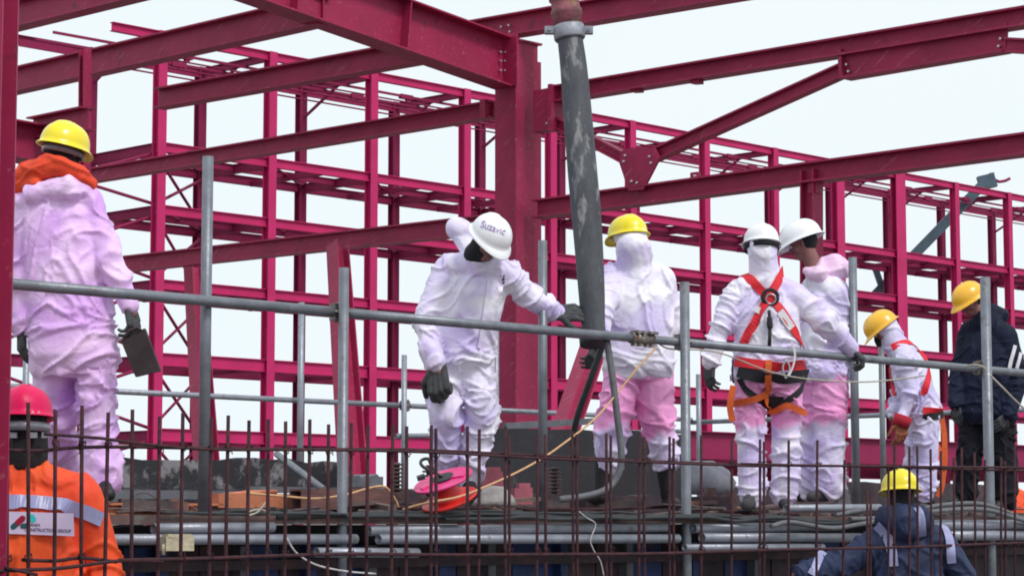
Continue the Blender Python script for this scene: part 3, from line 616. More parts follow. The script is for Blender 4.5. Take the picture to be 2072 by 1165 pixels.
# coil anchors
def coil(px, y0, y1, Y, lab):
    a = P(px, y1, Y); b = P(px, y0, Y); b = Vector((a.x, a.y, b.z)); m = MB(); n = 9
    m.tube([a, b], .018, 10)
    for i in range(n): c = a.lerp(b, (i+.5)/n); m.tube([c-UP*.006, c+UP*.006], .042, 14)
    m.box(a+UP*.02, Vector((.07, 0, 0)), Vector((0, .07, 0)), UP*.02)
    obj('coil_anchor', m, M['brown'], None, lab, 'coil anchor', 'ribbed anchor coils on the deck')
coil(880, 920, 1012, 14.6, 'ribbed brown anchor coil left of the red cable reel')
coil(868, 940, 1020, 13.9, 'ribbed brown anchor coil half hidden behind the reel handle')
coil(1122, 944, 1012, 14.8, 'ribbed brown anchor coil right of the pink block')
coil(803, 935, 1010, 14.2, 'ribbed anchor coil right of the grey blue steel box')
# cable reel
rc = P(903, 990, 12.35); ax = Vector((-.30, -.30, .9)).normalized(); ux = ax.cross(Vector((0, 1, 0))).normalized(); uy = ax.cross(ux)
reel = empty('cable_reel', rc-UP*.12, 'tilted red cable reel with pink flange beside the bending worker feet', 'cable reel')
def disc(m, c, r, t, hole=0, seg=36, lobes=0):
    vs = []; fs = []; sm = []
    for z in (-t, t):
        for rr_ in (hole, r):
            for k in range(seg): th = 2*math.pi*k/seg; q_ = rr_*(1+(0.0 if rr_ == hole else lobes*math.cos(3*th))); vs.append(c+ax*z+ux*q_*math.cos(th)+uy*q_*math.sin(th))
    for k in range(seg):
        k2 = (k+1) % seg; fs += [(k, k2, seg+k2, seg+k), (2*seg+k, 3*seg+k, 3*seg+k2, 2*seg+k2), (seg+k, seg+k2, 3*seg+k2, 3*seg+k), (k, 2*seg+k, 2*seg+k2, k2)]
        sm += [False, False, True, True]
    m.add(vs, fs, sm)
m = MB(); disc(m, rc+ax*.055-ux*0, .165, .006, .06); 
for k in range(3):
    th = k*2.09+.5; d_ = ux*math.cos(th)+uy*math.sin(th); m.box(rc+ax*.065+d_*.1, d_*.04, ax.cross(d_)*.014, ax*.006)
obj('upper_flange', m, M['pinkplastic'], reel)
m = MB(); disc(m, rc+ax*.068, .062, .008, .02); obj('hub_ring', m, M['cable'], reel)
m = MB(); disc(m, rc-ax*.06, .155, .008, .02); obj('lower_flange', m, M['redplastic'], reel)
m = MB(); m.tube([rc-ax*.06, rc-ax*.035, rc, rc+ax*.05], [.105, .08, .065, .07], 24); obj('drum', m, M['redplastic'], reel)
m = MB(); m.tube(spline([rc+ax*.06-ux*.02, rc-ux*.0+P(858, 945, 12.35)-rc, P(852, 932, 12.4), P(866, 928, 12.4), P(874, 945, 12.4)], 6), .009, 8); obj('handle', m, M['cable'], reel)
m = MB(); m.box(rc+ax*.068+(P(845, 988, 12.3)-rc).normalized()*.12, ux*.022, uy*.022, ax*.01); obj('lug', m, M['cable'], reel)
# blocks
def block(px0, y0, px1, y1, Y, m_, name, lab, cat, lid=True):
    a = P(px0, y1, Y); b = P(px1, y0, Y); wx = (b.x-a.x)/2; hz = (b.z-a.z)/2; c = Vector(((a.x+b.x)/2, Y, (a.z+b.z)/2))
    m = MB(); r = Matrix.Rotation(.3, 3, 'Z'); X_ = r @ Vector((wx*.9, 0, 0)); Y_ = r @ Vector((0, wx*.6, 0))
    m.prism([c-X_-Y_-UP*hz, c+X_-Y_-UP*hz, c+X_*.92-Y_+UP*hz*.55, c-X_*.96-Y_+UP*hz*.5], Y_*2)
    if lid: m.box(c+X_*.15+UP*hz*.72, X_*.6, Y_*.8, UP*hz*.25); m.tube([c-X_*.5-Y_*1.05+UP*hz*.3, c-X_*.5+Y_*1.05+UP*hz*.3], hz*.12, 8)
    return obj(name, m, M[m_], None, lab, cat)
block(1034, 976, 1078, 1020, 13.4, 'pinkblock', 'clamp_box', 'faded pink red steel box left of the tall post by the hose', 'steel box')
block(972, 944, 1018, 985, 13.8, 'pinkblock', 'clamp_box', 'dusty reddish box behind the yellow cord by the bending worker', 'steel box')
block(1418, 985, 1452, 1036, 15.6, 'brown', 'form_tie', 'brown form tie with round holes left of the harnessed worker boots', 'form tie')
block(1455, 996, 1490, 1036, 15.7, 'brown', 'form_tie', 'short brown form tie touching the harnessed worker left boot', 'form tie')
block(1690, 990, 1720, 1030, 16.6, 'ledger', 'form_tie', 'grey form tie behind the pink hooded worker boots', 'form tie')
m = MB(); m.loft([(P(1000, 1022, 12.9), Vector((.13, 0, 0)), Vector((0, .08, 0))), (P(1000, 1008, 12.9), Vector((.11, 0, .01)), Vector((0, .07, .01))), (P(996, 992, 12.9), Vector((.07, 0, .02)), Vector((0, .05, .01))), (P(990, 982, 12.9), Vector((.03, 0, 0)), Vector((0, .02, 0)))]); obj('dusty_sack', m, M['sack'], None, 'crumpled dusty sack right of the red cable reel', 'sack')
m = MB(); m.box(P(358, 1099, 10.9), Vector((.062, .03, 0)), Vector((-.02, .03, 0)), UP*.034); m.box(P(358, 1083, 10.9), Vector((.052, .03, 0)), Vector((-.02, .03, 0)), UP*.008); m.tube([P(332, 1100, 10.86), P(330, 1122, 10.86)], .01, 8); obj('cream_block', m, M['cream'], None, 'small cream block tied on the grey tube at lower left', 'block')
# cables lying along the edge
def cable(pts, r, m_, name, lab, cat, grp=None, nn=6, pl=None, off=0):
    q_ = [(pl.at(a[0], a[1], off=off) if pl else P(*a)) for a in pts]
    m = MB(); m.tube(spline(q_, nn), r, 8); return obj(name, m, M[m_], None, lab, cat, grp)
random.seed(21)
labs = ['lowest black cable sagging across the deck edge', 'black cable rising from the left behind the wire loops', 'black cable running under the red cable reel', 'topmost black cable crossing behind the clamped post', 'black cable passing below the hose worker boots', 'black cable ending near the yellow helmet at the bottom']
for k in range(6):
    y0 = [1074, 1058, 1046, 1036, 1044, 1050][k]; a = [150, 200, 560, 330, 700, 900][k]; b = [1500, 1100, 1700, 1650, 1720, 1760][k]; pts = []
    n = 16
    for i in range(n+1):
        px = a+(b-a)*i/n; base = 1041+(px-900)*.004+(max(0, px-1300)/400)*8; t = min(1, i/4); yy = y0*(1-t)+(base+random.uniform(-5, 5)+k*1.2-3)*t
        pts.append((px, yy))
    cable(pts, .0075+.002*(k % 3), 'cable', 'cable', labs[k], 'cable', 'black cables along the deck edge', pl=FR, off=.06+.022*k)
for k, (pts, lab) in enumerate((([(1690, 1042), (1760, 1030), (1830, 1034), (1900, 1022), (1975, 1018), (2030, 1032), (2072, 1050), (2120, 1060)], 'upper grey hose loop at lower right near the dark jacket worker'), ([(1720, 1050), (1800, 1046), (1900, 1033), (1990, 1030), (2050, 1046), (2120, 1066)], 'second grey hose loop at lower right below the first'), ([(1560, 1064), (1600, 1056), (1680, 1068), (1740, 1060), (1800, 1050), (1870, 1048)], 'tangled grey hose left of the navy vest worker'))):
    cable(pts, .016, 'greyhose', 'loose_hose', lab, 'hose', 'grey hoses at the lower right', pl=FR, off=.16+.03*k)
cable([(500, 1036), (520, 1030), (537, 1033), (545, 1042)], .005, 'rope', 'wire_loop', 'small pale wire loop left of the clamped post', 'wire', pl=FR, off=.15)
cable([(500, 1043), (520, 1036), (533, 1022), (536, 1016)], .005, 'rope', 'wire_loop', 'pale wire curling up beside the rusty box section end', 'wire', pl=FR, off=.17)
cable([(580, 1088), (600, 1118), (640, 1142), (700, 1155), (760, 1160)], .005, 'twine', 'twine', 'white twine sagging under the tubes to the clamped post', 'twine', pl=FR, off=.2)
cable([(500, 997), (570, 1003), (640, 1008), (700, 1000), (750, 986), (780, 985), (800, 1010), (806, 1026)], .006, 'cord', 'orange_wire', 'orange wire trailing over the rusty box section', 'wire', pl=FR, off=-.1)
# yellow cord from reel to rail
cable([(1328, 703, 13.7), (1285, 750, 13.6), (1245, 800, 13.5), (1200, 850, 13.3), (1140, 897, 13.1), (1095, 928, 12.9), (1040, 958, 12.7), (980, 985, 12.45), (930, 1004, 12.1), (885, 1013, 11.9), (850, 1020, 11.95), (815, 1030, 12.0)], .006, 'cord', 'yellow_cord', 'yellow cord rising from the cable reel to the front rail', 'cord')
cable([(1335, 697, 13.8), (1360, 706, 13.9), (1450, 712, 14.1), (1560, 752, 14.5), (1650, 768, 14.8), (1760, 772, 15.2), (1870, 760, 15.8)], .005, 'rope', 'thin_rope', 'thin pale rope slung below the rail past the harnessed worker', 'rope')
cable([(2003, 758, 16.2), (2030, 785, 16.2), (2060, 815, 16.3), (2100, 850, 16.4)], .007, 'rope', 'tie_rope', 'pale tie rope slanting down right of the rightmost post', 'rope')
cable([(1940, 748, 16.2), (1965, 738, 16.15), (1990, 742, 16.1), (1996, 752, 16.1)], .006, 'rope', 'tie_rope', 'short rope looped on the rail left of the rightmost post', 'rope')
cable([(1172, 1034), (1186, 1046), (1205, 1060), (1195, 1090), (1200, 1110), (1215, 1135), (1222, 1165)], .0035, 'twine', 'twine', 'thin white twine hanging down below the hose worker', 'twine', pl=FR, off=.18)
cable([(1184, 1036), (1192, 1014), (1198, 1030), (1206, 1004), (1210, 1026), (1220, 1018), (1228, 1036)], .006, 'sack', 'rag', 'dusty rag strip crumpled between the hose worker boots', 'rag', pl=FR, off=-.9)

# ------------------------------------------------------------------ concrete hose hanging in
hb = P(1196, 690, 13.55)
hose = empty('concrete_hose', hb-UP*.3, 'thick dark rubber concrete hose hanging down between the workers', 'hose')
pts = [P(1151, 62, 13.9), P(1160, 130, 13.88), P(1168, 220, 13.85), P(1177, 330, 13.8), P(1186, 430, 13.75), P(1192, 510, 13.7), P(1197, 590, 13.62), P(1200, 650, 13.58), P(1204, 693, 13.55)]
m = MB(); m.tube(spline(pts, 8), [.077+.014*math.sin(math.pi*min(1, i/64*1.15))-.012*max(0, i/64-.5) for i in range(65)], 28, hollow=True); obj('rubber_tube', m, M['hose'], hose)
d0 = (pts[0]-pts[1]).normalized()
m = MB(); m.tube([pts[0]-d0*.06, pts[0]-d0*.05, pts[0]+d0*.02, pts[0]+d0*.03], [.092, .098, .098, .092], 24)
for sg in (-1, 1): m.box(pts[0]+Vector((sg*.115, 0, 0)), Vector((.035, 0, 0)), Vector((0, .03, 0)), UP*.022); m.tube([pts[0]+Vector((sg*.12, -.05, 0)), pts[0]+Vector((sg*.12, .05, 0))], .012, 8)
obj('clamp_ring', m, M['flange'], hose)
m = MB(); c_ = pts[0]+d0*.03; m.tube([c_, c_+d0*.06, c_+d0*.07, c_+d0*.10, c_+d0*.11, c_+d0*.16, c_+d0*.17, c_+d0*.7], [.088, .088, .097, .097, .088, .088, .1, .1], 24); obj('pipe_coupling', m, M['rustpipe'], hose)
m = MB(); t_ = (pts[-1]-pts[-2]).normalized(); m.tube([pts[-1]-t_*.04, pts[-1]-t_*.035, pts[-1]+t_*.01, pts[-1]+t_*.015], [.088, .093, .093, .088], 24); obj('end_ring', m, M['cable'], hose)
cable([(1228, 690, 13.5), (1236, 740, 13.5), (1244, 800, 13.5), (1250, 850, 13.5), (1256, 900, 13.5), (1256, 940, 13.5), (1244, 972, 13.5), (1222, 992, 13.45), (1180, 1004, 13.4), (1130, 1010, 13.3)], .021, 'greyhose', 'vibrator_hose', 'slim grey hose hanging in front of the hose worker and curling on the deck', 'hose')
cable([(1219, 698, 13.7), (1208, 730, 13.72), (1190, 780, 13.75), (1172, 830, 13.8), (1162, 868, 13.85), (1158, 900, 13.9)], .020, 'cable', 'vibrator_hose', 'slim black hose slanting down left from the end of the big hose', 'hose')

# ------------------------------------------------------------------ scrap strewn on the deck edge
random.seed(77)
m = MB()
for k in range(460):
    px = random.uniform(180, 2100); pl = Plane(px, 10.6*5470/(5500-min(px, 2100))*random.uniform(1.01, 1.3), DA); c = pl.x(px, ZD+random.uniform(.004, .03)+(.07*random.random() if k % 4 == 0 else 0))
    a_ = random.uniform(-.6, .6)+AZ*random.choice((1, 1, -.2)); L = random.uniform(.04, .30); d = Vector((math.sin(a_), math.cos(a_), random.uniform(-.06, .10))).normalized()
    if k % 3 == 0: m.tube([c-d*L, c+d*L], random.uniform(.005, .012), 6)
    elif k % 3 == 1: m.box(c, d*L*.8, d.cross(UP)*random.uniform(.015, .06), UP*random.uniform(.006, .028))
    else: m.tube(spline([c-d*L, c+UP*random.uniform(.0, .05), c+d*L*.6+Vector((.03, 0, .01))], 4), .004, 5)
obj('scrap', m, mat('mixed_scrap', (.17, .12, .115, 1), (.045, .04, .045, 1), rough=.8, scale=2.2, bump=.3, stain=(.3, .12, .07, 1), stain_amt=.58, sscale=2.7), kind='stuff')
for k, (x0, y0, Y0, x1, y1, Y1, lab) in enumerate(((700, 1022, 12.6, 985, 1028, 13.2, 'rusty rod lying in front of the red cable reel'), (1060, 1030, 13.6, 1360, 1024, 14.6, 'rusty rod lying below the hose worker boots'), (1460, 1034, 14.9, 1700, 1040, 15.6, 'rusty rod beside the harnessed worker boots'), (500, 1038, 11.8, 900, 1036, 12.9, 'long rusty rod behind the foot of the clamped post'), (1100, 1016, 14.6, 1215, 1004, 14.8, 'short rod behind the ribbed coil by the hose worker'))):
    m = MB(); m.tube([P(x0, y0, Y0), P((x0+x1)/2, (y0+y1)/2+3, (Y0+Y1)/2), P(x1, y1, Y1)], .011, 8); obj('steel_rod', m, M['rebar'], None, lab, 'steel rod', 'loose rods on the deck')

# ------------------------------------------------------------------ people
def bake(mb, voxel, smooth=5, fac=.5):
    me = bpy.data.meshes.new('t'); me.from_pydata(mb.v, [], mb.f); me.update()
    bm = bmesh.new(); bm.from_mesh(me); bmesh.ops.recalc_face_normals(bm, faces=bm.faces); bm.to_mesh(me); bm.free()
    o = bpy.data.objects.new('t', me); COL.objects.link(o)
    r = o.modifiers.new('r', 'REMESH'); r.mode = 'VOXEL'; r.voxel_size = voxel; r.use_smooth_shade = True
    if smooth: s = o.modifiers.new('s', 'SMOOTH'); s.iterations = smooth; s.factor = fac
    dg = bpy.context.evaluated_depsgraph_get(); dg.update()
    out = bpy.data.meshes.new_from_object(o.evaluated_get(dg), depsgraph=dg)
    bpy.data.objects.remove(o); bpy.data.meshes.remove(me); out.materials.clear()
    return out
def folds(me, spots, base, seed, fine=1.0):
    """push cloth into creases: sharp ridges, stronger near bent joints and belts. spots: (pos, radius, amp, axis)"""
    n = len(me.vertices); co = np.empty(n*3); no = np.empty(n*3); me.vertices.foreach_get('co', co); me.vertices.foreach_get('normal', no)
    co = co.reshape(-1, 3); no = no.reshape(-1, 3); amp = np.full(n, base); axw = np.zeros((n, 3)); 
    for p, r, a, ax in spots:
        d = np.exp(-(((co-np.array(p))**2).sum(1))/(r*r)); amp += a*d; axw += np.array(ax)[None, :]*d[:, None]
    axw /= np.maximum(np.linalg.norm(axw, axis=1), .25)[:, None]
    cen = co.mean(0); out = np.zeros(n); S = Vector((seed*3.1, seed*1.7, seed*.9)); nz = noise.noise
    for i in range(n):
        v = Vector(co[i]-cen); a = Vector(axw[i]); al = v.dot(a); q = v+a*al*.9      # squeeze noise along the limb: folds run across it
        wv = Vector((nz(v*2.2+S), nz(v*2.3-S), nz(v*2.1+S*3)))*.30
        q = q+wv; n1 = nz(q*3.6+S); n2 = nz(q*6.5-S); n3 = nz(q*2.2+S*2); mk = max(0, min(1, .5+2.2*nz(v*4+S*5)))
        r1 = max(0, 1-abs(n1)*6.0)**1.3; r2 = max(0, 1-abs(n2)*5.5)**1.3
        out[i] = amp[i]*(r1*1.35+r2*1.0*mk*fine+n3*.9-.3)
    co += no*out[:, None]; me.vertices.foreach_set('co', co.ravel()); me.update()
def put(me, name, m, parent, loc=None, **k):
    loc = wl(parent).copy() if parent else Vector(loc)
    me.transform(Matrix.Translation(-loc)); me.name = name
    me.polygons.foreach_set('use_smooth', [True]*len(me.polygons))
    o = link(name, me, m, parent, loc); tag(o, **k); return o
def hand_mb(m, w_, d, n, side, curl, s=1.0, spread=.0, thumb_in=.3):
    d = d.normalized(); n = (n-d*n.dot(d)).normalized(); sd = d.cross(n)*side; kn = []
    for k, (o, L, r) in enumerate(((.031, .97, .0115), (.0105, 1.08, .012), (-.0105, 1.0, .0115), (-.031, .8, .0105))):
        a = w_+sd*o*.7*s+d*.0; b = w_+d*(.088-.006*abs(k-1))*s+sd*o*s; m.cap(a, .0165*s, b, .0145*s, 10)
        ang = 0; p = b; dd = (d+sd*spread*(1.5-k)).normalized()
        for j, sl in enumerate((.043, .028, .022)):
            ang += curl*(1, .9, .6)[j]*(1+.12*(k-1)); v = dd*math.cos(ang)+n*math.sin(ang); q = p+v*sl*L*s
            m.cap(p, r*s*(1-.08*j), q, r*s*(.94-.1*j), 8); p = q
    t0 = w_+d*.022*s+sd*.026*s; v = (d*.62+sd*.72+n*thumb_in).normalized(); t1 = t0+v*.042*s; v2 = (d*.9+sd*.25+n*(thumb_in+curl*.5)).normalized(); t2 = t1+v2*.034*s; t3 = t2+(v2+n*curl*.3).normalized()*.026*s
    m.cap(t0, .018*s, t1, .0145*s, 10); m.cap(t1, .0135*s, t2, .012*s, 8); m.cap(t2, .012*s, t3, .0105*s, 8)
    return m
def frame_of(f, u=UP):
    f = f.normalized(); u = (u-f*u.dot(f)).normalized(); return f, u, f.cross(u)   # forward, up, right
def helmet(c, f, u, m, parent, name='helmet', s=1.0):
    f, u, r = frame_of(f, u); mb = MB(); seg = 40; rings = 12; vs = []; fs = []
    A, B, H = .142*s, .118*s, .122*s
    def pt(th, ph, grow=0.0):      # th round, ph 0 at rim .. pi/2 at apex
        k = math.cos(ph)**.82; z = math.sin(ph)**.95*H
        x, y = math.cos(th), math.sin(th); rid = .006*s if abs(y)*k < .17 and ph > .25 else 0.0   # raised centre rib
        return c+f*(x*(A+grow)*k)+r*(y*(B+grow)*k)+u*(z*(1+grow*3)+rid+.012*s)
    for i in range(rings+1):
        for k in range(seg): vs.append(pt(2*math.pi*k/seg, math.pi/2*min(i/rings, .998)))
    base = len(vs)
    prof = [(.004, -.004), (.016, -.014), (.017, -.019), (.002, -.016)]
    for dr, dz in prof:
        for k in range(seg):
            th = 2*math.pi*k/seg; x, y = math.cos(th), math.sin(th); pk = max(0, x)**2.2
            g = dr+(.036*pk if dr > .01 else .008*pk); z = dz-(.016*pk if dr > .01 else .004*pk)
            vs.append(c+f*(x*(A+g*s))+r*(y*(B+dr*s))+u*((z+.012)*s))
    inn = len(vs)
    for i in range(6):
        for k in range(seg): vs.append(pt(2*math.pi*k/seg, math.pi/2*min(i/5, .998), -.008))
    for i in range(rings):
        for k in range(seg): k2 = (k+1) % seg; fs.append((i*seg+k, i*seg+k2, (i+1)*seg+k2, (i+1)*seg+k))
    loops = [0]+[base+i*seg for i in range(4)]+[inn+i*seg for i in range(6)]
    for a, b in zip(loops, loops[1:]):
        for k in range(seg): k2 = (k+1) % seg; fs.append((a+k2, a+k, b+k, b+k2))
    fs.append(tuple(rings*seg+k for k in range(seg))); fs.append(tuple(inn+5*seg+k for k in range(seg))[::-1])
    mb.add(vs, fs, True)
    return obj(name, mb, m, parent)
class Fig: pass
def person(lab, D, J, H, Hf, Hu=UP, w=.205, dep=.14, suit='suitwhite', trs=None, s=1.0, head_cover='black', hoodup=False, hood=None, arm=(.076, .066, .052), leg=(.108, .092, .078), hel='helwhite', hands=(), boots='boot', toes=((0, 1, 0), (0, 1, 0)), seed=1, feet=True, group='workers on the deck', legs=True, glove='glove', hem=1.0, face=True, hs=1.0, jl='jacket', fold=1.0):
    q = {k: P(v[0], v[1], D+(v[2] if len(v) > 2 else 0)) for k, v in J.items()}
    h = P(H[0], H[1], D+(H[2] if len(H) > 2 else 0)); f, u, r = frame_of(Vector(Hf), Vector(Hu))
    hc = (q['hipA']+q['hipB'])/2; sc = (q['shA']+q['shB'])/2; nk = q['nk']
    lh = (q['hipB']-q['hipA']).normalized(); ls = (q['shB']-q['shA']).normalized()
    # --- body: one continuous mesh with a face
    b = MB(); ax = (r*.074*s, f*.092*s, u*.108*s)
    b.ball(h+u*.02*s, .1, ax=ax, seg=20, rings=14)
    b.cap(h-u*.045*s+f*.022*s, .058*s, h-u*.082*s+f*.048*s, .032*s)            # jaw, chin
    b.cap(h+f*.088*s+u*.01*s, .010*s, h+f*.108*s-u*.022*s, .0135*s, 8)          # nose
    for sg in (-1, 1):
        b.cap(h+f*.078*s+r*sg*.014*s+u*.022*s, .012*s, h+f*.068*s+r*sg*.05*s+u*.018*s, .011*s, 8)   # brow
        b.cap(h+f*.068*s+r*sg*.036*s-u*.022*s, .02*s, h+f*.055*s+r*sg*.046*s-u*.03*s, .02*s, 8)     # cheek
        b.cap(h+r*sg*.077*s+u*.012*s, .012*s, h+r*sg*.079*s-u*.018*s, .009*s, 8)                    # ear
    b.cap(h+f*.082*s+r*.016*s-u*.05*s, .0075*s, h+f*.082*s-r*.016*s-u*.05*s, .0075*s, 8)            # lips
    b.cap(h+f*.081*s+r*.014*s-u*.061*s, .0085*s, h+f*.081*s-r*.014*s-u*.061*s, .0085*s, 8)
    b.cap(h-u*.05*s-f*.01*s, .055*s, nk, .062*s); b.cap(nk, .065*s, sc, .09*s)
    fs_ = UP.cross(ls).normalized()
    ax1 = (sc-hc).normalized()
    def tors(t, kw, kd):
        l = lh.lerp(ls, max(0, min(1, t))).normalized(); fr = l.cross(ax1).normalized(); return (hc.lerp(sc, t), l*w*kw*s, fr*dep*kd*s)
    b.loft([tors(-.1, .6, .6), tors(.0, .78, .75), tors(.4, .72, .75), tors(.8, .8, .78), tors(1.0, .62, .6)])
    for k in 'AB':
        b.cap(q['sh'+k], .058*s, q['el'+k], .045*s); b.cap(q['el'+k], .045*s, q['wr'+k], .032*s)
        d_ = (q['wr'+k]-q['el'+k]).normalized(); b.cap(q['wr'+k], .028*s, q['wr'+k]+d_*.05, .02*s)
        if legs: b.cap(q['hip'+k], .085*s, q['kn'+k], .06*s); b.cap(q['kn'+k], .06*s, q['an'+k], .045*s)
    base = Vector((hc.x, hc.y, 0)); fz = min(q['anA'].z, q['anB'].z)-.10 if legs else hc.z-.9
    base = Vector((hc.x, hc.y, fz))
    root = put(bake(b, .008, 3), 'person', M['skin'], None, loc=base, label=lab, cat='person', group=group)
    F_ = Fig(); F_.root = root; F_.q = q; F_.h = h; F_.f, F_.u, F_.r = f, u, r; F_.hc = hc; F_.sc = sc
    if face:
        for sg in (-1, 1):
            e = MB(); e.ball(h+f*.083*s+r*sg*.03*s+u*.004*s, .0105*s, 10, 8); obj('eye', e, M['panel'], root)
            e = MB(); e.ball(h+f*.0905*s+r*sg*.03*s+u*.004*s, .005*s, 8, 6); obj('pupil', e, M['black'], root)
    # --- jacket
    j = MB()
    j.loft([tors(-.13*hem, .92, .92), tors(-.09*hem, 1.0, 1.02), tors(-.02, 1.10, 1.14), tors(.1, 1.06, 1.1), tors(.3, 1.0, 1.02), tors(.55, 1.02, 1.02), tors(.8, 1.02, .98), tors(.95, .92, .82), tors(1.04, .66, .66)])
    j.cap(sc, .10*s, nk, .078*s)
    for k in 'AB':
        j.cap(q['sh'+k], arm[0]*1.12*s, q['el'+k], arm[1]*s); j.cap(q['el'+k], arm[1]*1.03*s, q['wr'+k], arm[2]*s)
        j.cap(sc.lerp(q['sh'+k], .35), .10*s, q['sh'+k], arm[0]*1.08*s)
        j.cap(nk.lerp(sc, .35), .085*s, q['sh'+k]+UP*.012, arm[0]*1.05*s)
    if hoodup:
        j.ball(h+u*.015*s-f*.028*s, .1, ax=(r*.105*s, f*.108*s, u*.122*s), seg=20, rings=14)
        j.cap(h-f*.035*s-u*.04*s, .096*s, nk, .104*s); j.cap(nk, .104*s, sc+UP*.02, .11*s)
    if hood and suit != 'x':
        for (a, ra, c2, rb) in hood:
            hm = MB(); pts_ = [P(a[0], a[1], D+a[2]), P(c2[0], c2[1], D+c2[2])]; j.cap(pts_[0], ra, pts_[1], rb)
    jm = bake(j, .0095, 6)
    sp_ = []
    for k in 'AB':
        e, s1, w1 = q['el'+k], q['sh'+k], q['wr'+k]; a1 = (e-s1).normalized(); a2 = (w1-e).normalized()
        sp_ += [(e, .13, .011, a2), (s1.lerp(e, .25), .11, .007, a1), (e.lerp(w1, .7), .12, .009, a2)]
    sp_ += [(hc, .26, .008, Vector((0, 0, 1))), (hc.lerp(sc, .45), .25, .004, ls), (sc, .2, .002, ls)]
    folds(jm, sp_, .0085*fold, seed)
    F_.bvh = BVHTree.FromPolygons([v.co.copy() for v in jm.vertices], [tuple(p.vertices) for p in jm.polygons])
    F_.jacket = put(jm, jl, M[suit], root)
    # --- trousers and boots
    F_.bvh2 = None
    if legs:
        t = MB(); t.loft([tors(-.16, .86, .9), tors(-.05, .96, .98), tors(.1, .92, .94), tors(.2, .8, .84)])
        for k in 'AB':
            hp = q['hip'+k]; t.cap(hp, leg[0]*s, hp.lerp(q['kn'+k], .5), (leg[0]+leg[1])/2*1.02*s); t.cap(hp.lerp(q['kn'+k], .5), (leg[0]+leg[1])/2*1.02*s, q['kn'+k], leg[1]*s)
            t.cap(q['kn'+k], leg[1]*s, q['an'+k], leg[2]*s)
        t.cap(q['hipA'].lerp(q['hipB'], .3)-UP*.03, .095*s, q['hipA'].lerp(q['hipB'], .7)-UP*.03, .095*s)
        tm = bake(t, .0095, 6); sp_ = []
        for k in 'AB':
            kn, hp, an = q['kn'+k], q['hip'+k], q['an'+k]
            sp_ += [(kn, .17, .012, (an-kn).normalized()), (hp.lerp(kn, .3), .16, .009, Vector((.5, 0, .85))), (kn.lerp(an, .75), .14, .010, (an-kn).normalized()), (an, .1, .008, (an-kn).normalized())]
        folds(tm, sp_, .0075*fold, seed+.5)
        F_.bvh2 = BVHTree.FromPolygons([v.co.copy() for v in tm.vertices], [tuple(p.vertices) for p in tm.polygons])
        F_.trousers = put(tm, 'trousers', M[trs or suit], root)
        if feet:
            for k, tv in zip('AB', toes):
                a = q['an'+k]; tv = Vector(tv).normalized(); bm_ = MB(); sole = a-UP*.07
                bm_.cap(a+UP*.03, .052*s, a-UP*.035, .048*s); bm_.cap(sole-tv*.05+UP*.012, .04*s, sole+tv*.02+UP*.012, .042*s); bm_.cap(sole+tv*.02+UP*.014, .044*s, sole+tv*.15, .040*s); bm_.cap(a, .046*s, sole+tv*.10+UP*.02, .038*s)
                bk = bake(bm_, .008, 3); co = np.empty(len(bk.vertices)*3); bk.vertices.foreach_get('co', co); co = co.reshape(-1, 3); co[:, 2] = np.maximum(co[:, 2], sole.z-.03); bk.vertices.foreach_set('co', co.ravel()); bk.update()
                put(bk, 'boot', M[boots], root)
    # --- gloves
    F_.gloves = []
    for hd in hands:
        k, d, n, side, curl = hd[:5]; mt = hd[5] if len(hd) > 5 else glove; sc_ = hd[6] if len(hd) > 6 else 1.12
        g_ = MB(); w0 = q['wr'+k]; dv = Vector(d).normalized(); back = (q['wr'+k]-q['el'+k]).normalized()
        g_.cap(w0-back*.03, .036*s, w0+dv*.02, .031*s); hand_mb(g_, w0+dv*.018, dv, Vector(n), side, curl, sc_*s, .06)
        F_.gloves.append(put(bake(g_, .0042, 2), 'glove', M[mt], root))
    # --- head cover
    if head_cover:
        c_ = MB(); off = f*(-.012 if face else .004)
        c_.ball(h+u*.02*s+off*s, .1, ax=(r*.083*s, f*(.096 if face else .106)*s, u*.114*s), seg=20, rings=14); c_.cap(h-u*.04*s+f*(.0 if face else .03)*s, .072*s, h-u*.07*s+f*(.022 if face else .035)*s, .052*s); c_.cap(h-u*.05*s-f*.015*s, .075*s, nk+UP*.015, .085*s)
        cm = bake(c_, .009, 4); folds(cm, [(nk, .12, .004, UP)], .0008, seed+2); put(cm, 'balaclava', M[head_cover], root)
    if hel: F_.helmet = helmet(h+u*.022*s, f, u, M[hel], root, s=s*hs)
    return F_
def hit(F_, px, py, trees=None):
    r = ray(px, py).normalized(); best = None
    for t in (trees or [x for x in (F_.bvh, F_.bvh2) if x]):
        a, n, i, d = t.ray_cast(O, r)
        if a is not None and (best is None or d < best[2]): best = (a, n, d)
    if best is None:
        for t in (trees or [x for x in (F_.bvh, F_.bvh2) if x]):
            p = P(px, py, F_.hc.y); a, n, i, d = t.find_nearest(p)
            if best is None or d < best[2]: best = (a, n, d)
    return best[0], best[1]
